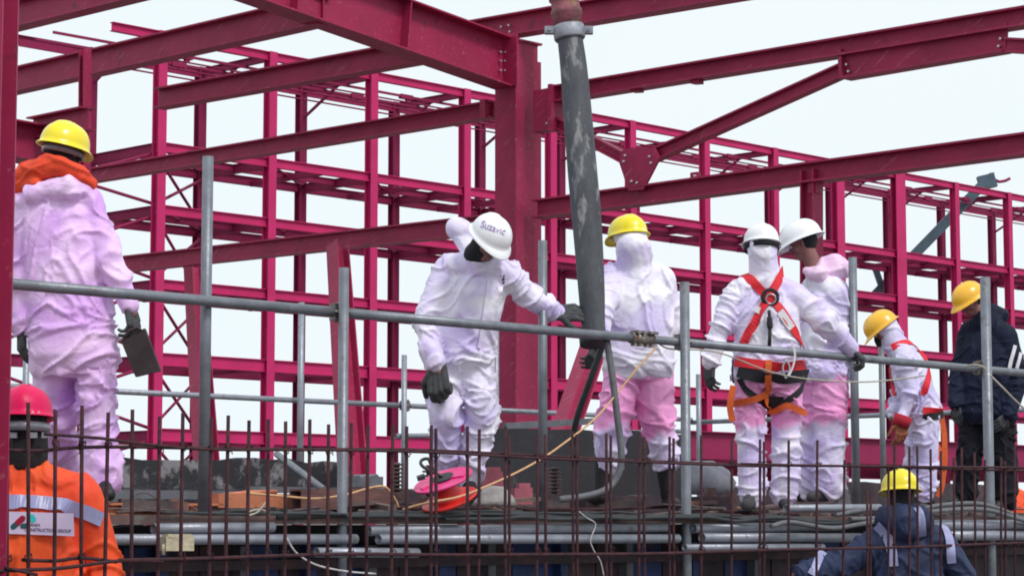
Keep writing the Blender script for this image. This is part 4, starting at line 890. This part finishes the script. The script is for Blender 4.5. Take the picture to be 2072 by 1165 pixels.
def strap(F_, path, wd, m, name='strap', parent=None, th=.006, off=.010, trees=None, loose=None):
    """webbing lying on the clothing (or hanging free when loose = depth)"""
    pts = []
    for (a, b) in zip(path, path[1:]):
        n = max(1, int(math.hypot(b[0]-a[0], b[1]-a[1])/6))
        for k in range(n): pts.append((a[0]+(b[0]-a[0])*k/n, a[1]+(b[1]-a[1])*k/n))
    pts.append(path[-1][:2]); C_ = []; N_ = []
    for x, y in pts:
        if loose is None: p, n = hit(F_, x, y, trees); C_.append(p); N_.append(n)
        else: C_.append(P(x, y, loose)); N_.append(Vector((0, -1, .1)))
    for it in range(3):
        C_ = [C_[0]]+[(C_[i-1]+C_[i]*2+C_[i+1])/4 for i in range(1, len(C_)-1)]+[C_[-1]]
        N_ = [N_[0]]+[(N_[i-1]+N_[i]+N_[i+1]).normalized() for i in range(1, len(N_)-1)]+[N_[-1]]
    if loose is None: C_ = [c+n*off for c, n in zip(C_, N_)]
    mb = MB(); vs = []; fs = []; n = len(C_)
    for i in range(n):
        t = (C_[min(i+1, n-1)]-C_[max(i-1, 0)]).normalized(); sd_ = t.cross(N_[i]).normalized()*wd/2; nn = N_[i]*th
        vs += [C_[i]-sd_, C_[i]+sd_, C_[i]+sd_+nn, C_[i]-sd_+nn]
    for i in range(n-1):
        a, b = i*4, (i+1)*4
        for k in range(4): fs.append((a+k, a+(k+1) % 4, b+(k+1) % 4, b+k))
    fs += [(3, 2, 1, 0), tuple((n-1)*4+k for k in range(4))]
    mb.add(vs, fs); return obj(name, mb, M[m], parent or F_.root)
def head_band(F_, m, name, ht=.03, rr=(.098, .116), dz=.0, parent=None, back=False, grow=1.0):
    mb = MB(); vs = []; seg = 40; h, f, u, r = F_.h, F_.f, F_.u, F_.r
    for z in (-ht/2, ht/2):
        for g_ in (1, 1.04):
            for k in range(seg): th = 2*math.pi*k/seg; vs.append(h+u*(dz+z)+f*(math.cos(th)*rr[1]*g_*grow)+r*(math.sin(th)*rr[0]*g_*grow))
    fs = []
    for k in range(seg): k2 = (k+1) % seg; fs += [(seg+k, seg+k2, 3*seg+k2, 3*seg+k), (k, 2*seg+k, 2*seg+k2, k2), (k, k2, seg+k2, seg+k), (2*seg+k, 3*seg+k, 3*seg+k2, 2*seg+k2)]
    mb.add(vs, fs, True); return obj(name, mb, M[m], parent or F_.root)
def decal_poly(F_, polys, m, name, parent, off, trees=None, flat=None):
    """thin marks laid on a surface; polys: lists of px points (convex quads/tris)"""
    mb = MB()
    for poly in polys:
        vs = []
        for x, y in poly:
            if flat: p, n = flat(x, y)
            else: p, n = hit(F_, x, y, trees)
            vs.append(p+n*off)
        mb.add(vs, [tuple(range(len(vs)))])
    return obj(name, mb, M[m], parent, fixn=False)
def text_polys(s, x0, y0, x1, y1, slope=0.0, italic=0.0):
    c = bpy.data.curves.new('t', 'FONT'); c.body = s; c.resolution_u = 3; c.offset = .012; o = bpy.data.objects.new('t', c); COL.objects.link(o)
    dg = bpy.context.evaluated_depsgraph_get(); dg.update(); me = bpy.data.meshes.new_from_object(o.evaluated_get(dg), depsgraph=dg)
    vs = [v.co.copy() for v in me.vertices]; fs = [tuple(p.vertices) for p in me.polygons]; bpy.data.objects.remove(o)
    mx_, Mx = min(v.x for v in vs), max(v.x for v in vs); my, My = min(v.y for v in vs), max(v.y for v in vs)
    def t(v): a = (v.x-mx_)/(Mx-mx_); b = (v.y-my)/(My-my); return (x0+(x1-x0)*a+italic*b, y1+(y0-y1)*b+slope*(x1-x0)*a)
    return [[t(vs[i]) for i in f] for f in fs]

# --- leftmost worker, seen from behind
W1 = person('worker in lavender coverall and yellow helmet with orange collar at left, back turned', 11.5,
  dict(nk=(122, 350, 0), shA=(60, 412, .0), shB=(180, 408, 0), elA=(46, 545, -.0), elB=(218, 522, -.06), wrA=(44, 662, .0), wrB=(262, 618, -.1),
       hipA=(105, 715, 0), hipB=(192, 712, 0), knA=(112, 838, .12), knB=(200, 850, 0), anA=(130, 946, .35), anB=(205, 972, 0)),
  (128, 308, .02), (.45, .85, -.12), Hu=(.16, 0, 1), w=.208, dep=.15, suit='suitlav', hel='helyellow', leg=(.112, .098, .094), arm=(.076, .068, .054),
  hood=[((70, 392, -.10), .055, (140, 378, -.12), .055), ((140, 378, -.12), .055, (170, 385, -.05), .05)],
  hands=[('A', (.02, 0, -1), (.8, .4, 0), -1, .5), ('B', (.25, -.1, -1), (-.8, .4, 0), 1, .75)], toes=((.1, 1, 0), (.3, -.7, 0)), seed=1, face=False)
head_band(W1, 'lens', 'goggles', .034, (.094, .112), dz=.0, grow=1.02)
cb = MB(); D1 = 11.5
for a, b_, r_ in (((28, 392, .05), (48, 356, -.02), .052), ((48, 356, -.02), (82, 340, -.09), .062), ((82, 340, -.09), (122, 338, -.11), .062), ((122, 338, -.11), (160, 352, -.07), .055), ((160, 352, -.07), (184, 376, .02), .04), ((60, 345, .03), (150, 350, .06), .06), ((30, 385, .0), (70, 368, -.1), .04), ((165, 360, -.1), (188, 374, -.04), .028)):
    cb.cap(P(a[0], a[1], D1+a[2]), r_, P(b_[0], b_[1], D1+b_[2]), r_*.95)
cm = bake(cb, .009, 4); folds(cm, [(P(110, 345, 11.4), .3, .006, Vector((0, 0, .3)))], .008, 9); put(cm, 'collar', M['orangecloth'], W1.root)
m = MB(); pts_ = [P(243, 686, 11.32), P(292, 664, 11.30), P(324, 750, 11.30), P(274, 762, 11.32)]; m.prism(pts_, Vector((.004, .028, 0)))
m.tube([P(255, 681, 11.31), P(263, 668, 11.30), P(279, 662, 11.30), P(284, 668, 11.30)], .009, 8)
obj('hand_board', m, M['brownboard'], None, 'dark brown hand board held by the leftmost worker in his right hand', 'board')

# --- bending worker with the white helmet
W2 = person('worker in white coverall and white helmet bending forward, gloved hand on the big hose', 13.4,
  dict(nk=(968, 522, -.18), shA=(905, 548, -.05), shB=(1030, 560, -.10), elA=(858, 650, -.12), elB=(1080, 607, .0), wrA=(884, 738, -.24), wrB=(1122, 633, .13),
       hipA=(898, 722, .03), hipB=(962, 722, .03), knA=(902, 845, -.06), knB=(976, 850, -.05), anA=(905, 962, .08), anB=(946, 975, .05)),
  (988, 487, -.28), (.36, -.62, -.62), Hu=(.12, 0, 1), w=.195, dep=.15, suit='suitwhite', hel='helwhite', arm=(.078, .072, .056), leg=(.108, .092, .066),
  hood=[((926, 463, .02), .074, (934, 466, .0), .072), ((932, 478, .0), .052, (962, 520, -.06), .06)],
  hands=[('A', (.08, -.1, -1), (.3, 1, 0), -1, .95, 'glove', 1.6), ('B', (1, .05, .03), (.1, .9, -.4), -1, .5, 'glove', 1.35)], toes=((-.2, -1, 0), (.3, -1, 0)), seed=2, glove='glove')
bh = BVHTree.FromPolygons([W2.helmet.location+wl(W2.root)+v.co for v in W2.helmet.data.vertices], [tuple(p.vertices) for p in W2.helmet.data.polygons])
decal_poly(W2, text_polys('Suzavic', 972, 446, 1020, 460, .34, 5), 'inkpurple', 'helmet_lettering', W2.helmet, .0035, [bh])
m = MB()
for k in range(3): decal_poly(W2, [[(1014+k*1.5, 556+k*7), (1021, 555+k*7), (1021, 560+k*7), (1014+k*1.5, 561+k*7)]], 'ink', 'chest_print', W2.jacket, .002)

strap(W2, [(990, 566), (984, 610), (976, 660), (968, 706)], .022, 'suitwhite', 'zip_flap', W2.jacket, off=.004)
# --- hose worker
W3 = person('worker with hood over yellow helmet, back turned, hugging the big hose', 14.3,
  dict(nk=(1280, 535, 0), shA=(1240, 565, -.02), shB=(1340, 568, .04), elA=(1218, 626, -.24), elB=(1352, 662, .10), wrA=(1210, 688, -.36), wrB=(1288, 705, .26),
       hipA=(1262, 742, 0), hipB=(1322, 742, 0), knA=(1240, 858, -.05), knB=(1332, 858, .04), anA=(1232, 935, 0), anB=(1346, 925, .08)),
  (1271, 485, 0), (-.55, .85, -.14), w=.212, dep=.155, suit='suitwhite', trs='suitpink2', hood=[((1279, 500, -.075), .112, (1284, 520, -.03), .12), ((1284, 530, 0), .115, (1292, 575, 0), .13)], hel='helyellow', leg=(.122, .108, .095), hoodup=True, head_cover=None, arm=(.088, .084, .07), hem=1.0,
  hands=[('A', (-.25, -.1, -.9), (-.6, .6, 0), 1, .6)], toes=((-.5, .8, 0), (.2, .8, 0)), seed=3, boots='boot', feet=False)
for k, (a, c2, tv) in enumerate((((1222, 925, 0), (1218, 992, 0), (-.3, 1, 0)), ((1344, 920, .08), (1352, 1002, .12), (.3, .9, 0)))):
    a = P(a[0], a[1], 14.3+a[2]); c2 = P(c2[0], c2[1], 14.3+c2[2]); tv = Vector(tv).normalized(); b_ = MB(); b_.cap(a, .07, c2, .05); b_.cap(c2-UP*.04, .045, c2-UP*.05+tv*.17, .04); put(bake(b_, .009, 4), 'boot', M['boot'], W3.root)
# --- harnessed worker
W4 = person('worker in white coverall, red safety harness and white helmet, seen from behind', 15.0,
  dict(nk=(1545, 552, 0), shA=(1490, 600, 0), shB=(1606, 600, 0), elA=(1455, 672, -.05), elB=(1668, 648, .03), wrA=(1438, 730, -.05), wrB=(1720, 704, .17),
       hipA=(1520, 760, 0), hipB=(1590, 760, 0), knA=(1518, 880, 0), knB=(1590, 880, .06), anA=(1520, 1000, 0), anB=(1588, 1000, .08)),
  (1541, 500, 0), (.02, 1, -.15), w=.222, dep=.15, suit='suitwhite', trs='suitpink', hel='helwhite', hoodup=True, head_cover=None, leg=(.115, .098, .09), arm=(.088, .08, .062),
  hands=[('A', (-.1, 0, -1), (.7, .5, 0), -1, .5), ('B', (.75, .1, -.6), (-.2, .3, -.9), 1, .9)], toes=((-.2, -.6, 0), (.2, .8, 0)), boots='muddyboot', seed=4, hem=.6)
head_band(W4, 'black', 'goggles', .034, (.112, .142), dz=-.006)
m = MB(); 
hr = strap(W4, [(1507, 556), (1530, 576), (1556, 604), (1577, 624), (1600, 660), (1624, 702)], .058, 'redstrap', 'safety_harness')
strap(W4, [(1586, 546), (1572, 570), (1556, 600), (1543, 628), (1522, 662), (1503, 698)], .058, 'redstrap', 'strap', hr, off=.011)
strap(W4, [(1578, 632), (1600, 664)], .055, 'whitestrap', 'strap_sleeve', hr, off=.012)
strap(W4, [(1538, 624), (1533, 634)], .055, 'whitestrap', 'strap_sleeve', hr, off=.016)
strap(W4, [(1492, 732), (1530, 738), (1580, 741), (1632, 738)], .065, 'redstrap', 'waist_belt', hr, off=.016)
strap(W4, [(1496, 750), (1530, 760), (1580, 764), (1630, 758)], .085, 'blackstrap', 'waist_pad', hr, off=.010)
strap(W4, [(1498, 765), (1515, 795), (1545, 815), (1560, 826)], .045, 'blackstrap', 'leg_strap', hr)
strap(W4, [(1630, 762), (1618, 790), (1590, 812), (1568, 826)], .045, 'blackstrap', 'leg_strap', hr)
decal_poly(W4, [[(1546, 800), (1590, 800), (1567, 832)]], 'blackstrap', 'seat_pad', hr, .012)
def ring(c, r_, t, m_, name, parent, nrm=Vector((0, 1, .1))):
    a = nrm.cross(UP).normalized(); b_ = nrm.cross(a).normalized(); mb = MB(); mb.tube([c+a*r_*math.cos(x)+b_*r_*math.sin(x) for x in [2*math.pi*i/20 for i in range(21)]], t, 8, cap=False); return obj(name, mb, M[m_], parent)
p, n_ = hit(W4, 1556, 606); ring(p+n_*.03, .05, .012, 'blackstrap', 'back_pad', hr); ring(p+n_*.045+UP*-.02, .032, .005, 'silver', 'd_ring', hr)
m = MB(); p, n_ = hit(W4, 1557, 652); m.tube([P(1556, 628, p.y-.03), P(1557, 640, p.y-.035)], .01, 8); m.cap(P(1557, 644, p.y-.035), .018, P(1558, 660, p.y-.035), .02); m.tube([P(1558, 662, p.y-.035), P(1557, 700, p.y-.04)], .012, 8); obj('lanyard_grip', m, M['blackstrap'], hr)
strap(W4, [(1556, 735), (1552, 790), (1528, 806), (1500, 812), (1478, 818)], .042, 'orangestrap', 'lanyard', hr, off=.03)
strap(W4, [(1545, 795), (1542, 822), (1560, 838), (1578, 830), (1592, 814), (1608, 828), (1628, 836)], .040, 'orangestrap', 'lanyard', hr, off=.028)
strap(W4, [(1484, 780), (1480, 800), (1476, 822), (1482, 852)], .042, 'orangestrap', 'lanyard', hr, loose=14.82)
strap(W4, [(1484, 728), (1481, 750), (1484, 775)], .012, 'blackstrap', 'lanyard', hr, loose=14.82)
strap(W4, [(1601, 690), (1610, 712), (1606, 740), (1596, 760)], .012, 'whitestrap', 'lanyard', hr, loose=14.45)
m = MB(); m.tube(spline([P(1590, 725, 14.72), P(1598, 745, 14.72), P(1590, 765, 14.72), P(1584, 745, 14.72), P(1590, 728, 14.72)], 5), .006, 8); obj('carabiner', m, M['silver'], hr)

# --- pink hooded worker
W5 = person('worker in white helmet with pink hood down, face in profile, beside the harnessed worker', 15.9,
  dict(nk=(1652, 552, 0), shA=(1645, 592, .14), shB=(1692, 596, -.10), elA=(1628, 665, .16), elB=(1702, 668, -.04), wrA=(1610, 722, .05), wrB=(1690, 728, .0),
       hipA=(1650, 752, .08), hipB=(1682, 752, -.05), knA=(1645, 870, .08), knB=(1678, 872, -.04), anA=(1640, 985, .1), anB=(1680, 985, -.04)),
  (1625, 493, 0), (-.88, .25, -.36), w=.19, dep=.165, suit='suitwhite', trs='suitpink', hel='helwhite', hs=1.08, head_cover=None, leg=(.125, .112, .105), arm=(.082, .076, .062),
  hands=[('B', (.05, -.2, -1), (-.6, .6, 0), 1, .5)], toes=((-.9, .2, 0), (-.7, -.3, 0)), seed=5, boots='muddyboot')
cb = MB()
for a, b_, ra, rb in (((1648, 552, -.02), (1690, 542, .0), .065, .10), ((1690, 542, .0), (1708, 545, .0), .095, .07), ((1632, 548, -.08), (1660, 555, -.10), .035, .055)): cb.cap(P(a[0], a[1], 15.9+a[2]), ra, P(b_[0], b_[1], 15.9+b_[2]), rb)
cm = bake(cb, .009, 5); folds(cm, [(P(1690, 545, 15.9), .25, .008, Vector((.3, 0, 1)))], .006, 12); put(cm, 'hood', M['hoodpink'], W5.root)
cb = MB(); cb.ball(W5.h-W5.f*.03+W5.u*.012, .1, ax=(W5.r*.082, W5.f*.082, W5.u*.085)); put(bake(cb, .009, 2), 'hair', M['black'], W5.root)

# --- bent worker in amber helmet
W6 = person('bent worker in amber helmet and red harness, in profile, red cuff on the glove', 18.5,
  dict(nk=(1806, 690, 0), shA=(1832, 726, -.17), shB=(1826, 716, .17), elA=(1846, 790, -.2), elB=(1822, 785, .12), wrA=(1826, 848, -.2), wrB=(1806, 838, -.0),
       hipA=(1868, 835, -.07), hipB=(1868, 835, .09), knA=(1876, 918, -.08), knB=(1858, 915, .1), anA=(1870, 998, -.05), anB=(1852, 998, .12)),
  (1789, 668, 0), (-.78, .05, -.60), w=.19, dep=.155, suit='suitviolet', hel='helorange', hoodup=True, head_cover=None, leg=(.115, .10, .09), hs=1.04,
  hands=[('A', (-.1, -.1, -1), (-.3, .9, 0), -1, .5, 'tanglove', 1.25)], toes=((-1, 0, 0), (-1, 0, 0)), seed=6, boots='boot', hem=.7)
m = MB(); w0 = W6.q['wrA']; e0 = (w0-W6.q['elA']).normalized(); m.tube([w0-e0*.03, w0+e0*.06], [.075, .07], 18); obj('glove_cuff', m, M['red cuff'], W6.root)
cb = MB(); cb.cap(W6.h+W6.f*.09-W6.u*.045, .038, W6.h+W6.f*.10-W6.u*.06, .03); put(bake(cb, .006, 2), 'respirator', M['black'], W6.root)
hr = strap(W6, [(1806, 703), (1826, 694), (1850, 692), (1868, 712), (1880, 745)], .055, 'redstrap', 'safety_harness')
strap(W6, [(1880, 745), (1874, 780), (1868, 800)], .055, 'redstrap', 'strap', hr)
strap(W6, [(1803, 742), (1806, 775), (1812, 800)], .035, 'redstrap', 'strap', hr)
strap(W6, [(1868, 832), (1888, 830), (1904, 827)], .065, 'redstrap', 'waist_belt', hr, off=.016)
strap(W6, [(1868, 842), (1888, 842), (1906, 838)], .06, 'blackstrap', 'waist_pad', hr, off=.008)
strap(W6, [(1905, 842), (1911, 880), (1912, 930), (1906, 985), (1898, 1005)], .045, 'orangestrap', 'lanyard', hr, loose=18.5)
strap(W6, [(1888, 850), (1878, 880), (1902, 905), (1905, 960)], .035, 'orangestrap', 'lanyard', hr, loose=18.45)

# --- dark jacket worker
W7 = person('worker in dark jacket and amber helmet looking down at far right', 19.2,
  dict(nk=(1988, 640, 0), shA=(1966, 676, .16), shB=(2034, 682, -.08), elA=(1944, 750, .12), elB=(2060, 770, -.10), wrA=(1934, 815, -.02), wrB=(2042, 838, -.22),
       hipA=(1970, 838, .05), hipB=(2022, 838, -.04), knA=(1962, 925, .04), knB=(2032, 925, -.04), anA=(1955, 1000, .06), anB=(2036, 1010, -.04)),
  (1964, 610, 0), (-.74, -.30, -.48), w=.235, dep=.18, suit='darknavy', trs='darkcloth', hel='helorange', hs=1.08, head_cover=None, leg=(.125, .105, .095), arm=(.10, .09, .07),
  hood=[((2004, 632, .05), .085, (2022, 640, .04), .08), ((1985, 650, .1), .07, (2010, 650, .0), .08)],
  hands=[('A', (.1, -.2, -1), (.5, .5, 0), -1, .5), ('B', (-.6, -.1, -.6), (-.3, .8, 0), 1, .6)], toes=((-.9, -.3, 0), (-.8, -.5, 0)), seed=7, boots='boot', fold=.8)
cb = MB(); cb.ball(W7.h-W7.f*.025+W7.u*.012, .1, ax=(W7.r*.082, W7.f*.08, W7.u*.085)); put(bake(cb, .009, 2), 'hair', M['black'], W7.root)
strap(W7, [(2043, 742), (2053, 700)], .03, 'whitestrap', 'sleeve_stripe', W7.jacket)
strap(W7, [(2056, 745), (2064, 716)], .03, 'whitestrap', 'sleeve_stripe', W7.jacket)

# --- orange vest worker in front
gw = 'workers standing in front of the deck'
W8 = person('worker in crimson helmet and orange reflective jacket at lower left, back turned', 9.95,
  dict(nk=(52, 935, 0), shA=(-62, 1010, 0), shB=(160, 1008, 0), elA=(-110, 1150, 0), elB=(212, 1150, .02), wrA=(-90, 1290, -.05), wrB=(214, 1290, -.1),
       hipA=(0, 1300, 0), hipB=(100, 1300, 0), knA=(0, 1500, 0), knB=(100, 1500, 0), anA=(0, 1600, 0), anB=(100, 1600, 0)),
  (50, 852, 0), (-.05, 1, -.05), w=.27, dep=.17, suit='orangevest', hel='helred', arm=(.094, .086, .066), hands=(), legs=False, group=gw, seed=8, face=False, fold=.9)
cb = MB(); cb.ball(W8.h-W8.u*.01, .1, ax=(W8.r*.102, W8.f*.115, W8.u*.12)); cb.cap(W8.h-W8.u*.05, .104, W8.q['nk']+UP*.02, .10)
cm = bake(cb, .009, 4); folds(cm, [], .003, 31); put(cm, 'neck_warmer', M['black'], W8.root)
head_band(W8, 'lens', 'goggles', .040, (.108, .13), dz=-.03, grow=1.0)
for x_ in (28, 68, 92):
    m = MB(); p_ = P(x_, 880, W8.h.y-.115); m.box(p_, Vector((.014, 0, 0)), Vector((0, .012, 0)), UP*.012); obj('vent', m, M['flange'], W8.root)
strap(W8, [(-70, 1018), (-20, 1014), (60, 1016), (130, 1022), (175, 1036), (204, 1052)], .062, 'reflective', 'reflective_band', off=.007)
flat_n = Vector((0.02, -1, .08)).normalized(); pc, _ = hit(W8, 82, 1060)
ys = [hit(W8, x, y)[0].y for x in (25, 60, 100, 140) for y in (1045, 1075)]; y_pan = min(ys)-.004
def flat(x, y): return P(x, y, y_pan), Vector((0, -1, 0))
m = MB(); m.prism([P(16, 1034, y_pan), P(148, 1038, y_pan), P(150, 1084, y_pan), P(16, 1079, y_pan)], Vector((0, .006, 0))); lp = obj('logo_panel', m, M['panel'], W8.root)
def capsule_px(x0, y0, x1, y1, r_):
    a = math.atan2(y1-y0, x1-x0); return [[(x0+r_*math.cos(a+math.pi/2+math.pi*k/8), y0+r_*math.sin(a+math.pi/2+math.pi*k/8)) for k in range(9)]+[(x1+r_*math.cos(a-math.pi/2+math.pi*k/8), y1+r_*math.sin(a-math.pi/2+math.pi*k/8)) for k in range(9)]]
decal_poly(W8, capsule_px(27, 1065, 45, 1050, 5.5), 'logoteal', 'logo_stroke', lp, .002, flat=flat)
decal_poly(W8, capsule_px(37, 1056, 46, 1048, 6), 'logored', 'logo_stroke', lp, .003, flat=flat)
decal_poly(W8, capsule_px(46, 1064, 54, 1062, 5), 'logoteal', 'logo_stroke', lp, .002, flat=flat)
decal_poly(W8, capsule_px(64, 1046, 67, 1050, 6.5), 'logocyan', 'logo_stroke', lp, .002, flat=flat)
decal_poly(W8, text_polys('ANDI', 61, 1058, 81, 1064, .03), 'ink', 'logo_lettering', lp, .002, flat=flat)
decal_poly(W8, text_polys('CONSTRUCTION GROUP', 50, 1067, 144, 1074, .035), 'ink', 'logo_lettering', lp, .002, flat=flat)
bh = BVHTree.FromPolygons([W8.helmet.location+wl(W8.root)+v.co for v in W8.helmet.data.vertices], [tuple(p.vertices) for p in W8.helmet.data.polygons])
for k, x in enumerate((26, 38, 50, 70, 80, 90)): decal_poly(W8, [[(x-3.5, 846), (x-2, 846), (x+.6, 841), (x-.6, 840)], [(x+3.5, 846), (x+2, 846), (x-.6, 841), (x+.6, 840)]], 'pale', 'helmet_mark', W8.helmet, .002, [bh])
for x in (66, 78): decal_poly(W8, [[(x-3, 837), (x-2, 837), (x+.6, 832), (x-.6, 831)], [(x+3, 837), (x+2, 837), (x-.6, 832), (x+.6, 831)]], 'pale', 'helmet_mark', W8.helmet, .002, [bh])

# --- navy vest worker in front
W9 = person('worker in bright yellow helmet and navy jacket with reflective straps at bottom right', 14.2,
  dict(nk=(1828, 1052, 0), shA=(1768, 1102, 0), shB=(1902, 1098, 0), elA=(1694, 1146, -.05), elB=(1948, 1165, 0), wrA=(1620, 1160, -.2), wrB=(1950, 1240, -.1),
       hipA=(1800, 1310, 0), hipB=(1870, 1310, 0), knA=(0, 1500, 0), knB=(100, 1500, 0), anA=(0, 1600, 0), anB=(100, 1600, 0)),
  (1822, 1000, 0), (-.05, 1, -.12), w=.222, dep=.16, suit='navy', hel='helyellow', arm=(.092, .086, .07), hands=(), legs=False, group=gw, seed=9, face=False,
  hood=[((1830, 1050, -.1), .10, (1860, 1052, -.08), .095), ((1800, 1050, -.06), .09, (1835, 1068, -.12), .085)])
strap(W9, [(1776, 1062), (1795, 1082), (1806, 1115), (1808, 1145)], .062, 'reflective', 'reflective_band', off=.008)
strap(W9, [(1848, 1018), (1862, 1040), (1866, 1085)], .05, 'reflective', 'reflective_band', off=.008)
strap(W9, [(1908, 1062), (1920, 1090), (1926, 1138)], .055, 'reflective', 'reflective_band', off=.008)
strap(W9, [(1664, 1118), (1642, 1160)], .05, 'reflective', 'reflective_band', off=.008)

# --- far orange worker beyond the deck
W10 = person('small distant worker in orange jacket at the far right edge, behind the deck', 24.5,
  dict(nk=(2045, 990, 0), shA=(2026, 1008, 0), shB=(2068, 1008, 0), elA=(2016, 1060, 0), elB=(2078, 1060, 0), wrA=(2018, 1110, -.05), wrB=(2074, 1110, -.05),
       hipA=(2036, 1112, 0), hipB=(2056, 1112, 0), knA=(2036, 1200, 0), knB=(2056, 1200, 0), anA=(2036, 1290, 0), anB=(2056, 1290, 0)),
  (2042, 972, 0), (0, 1, 0), w=.2, dep=.14, suit='orangevest', trs='darkcloth', hel=None, head_cover='black', hands=(), group=gw, seed=10, face=False, fold=.5)
print('PEOPLE DONE')
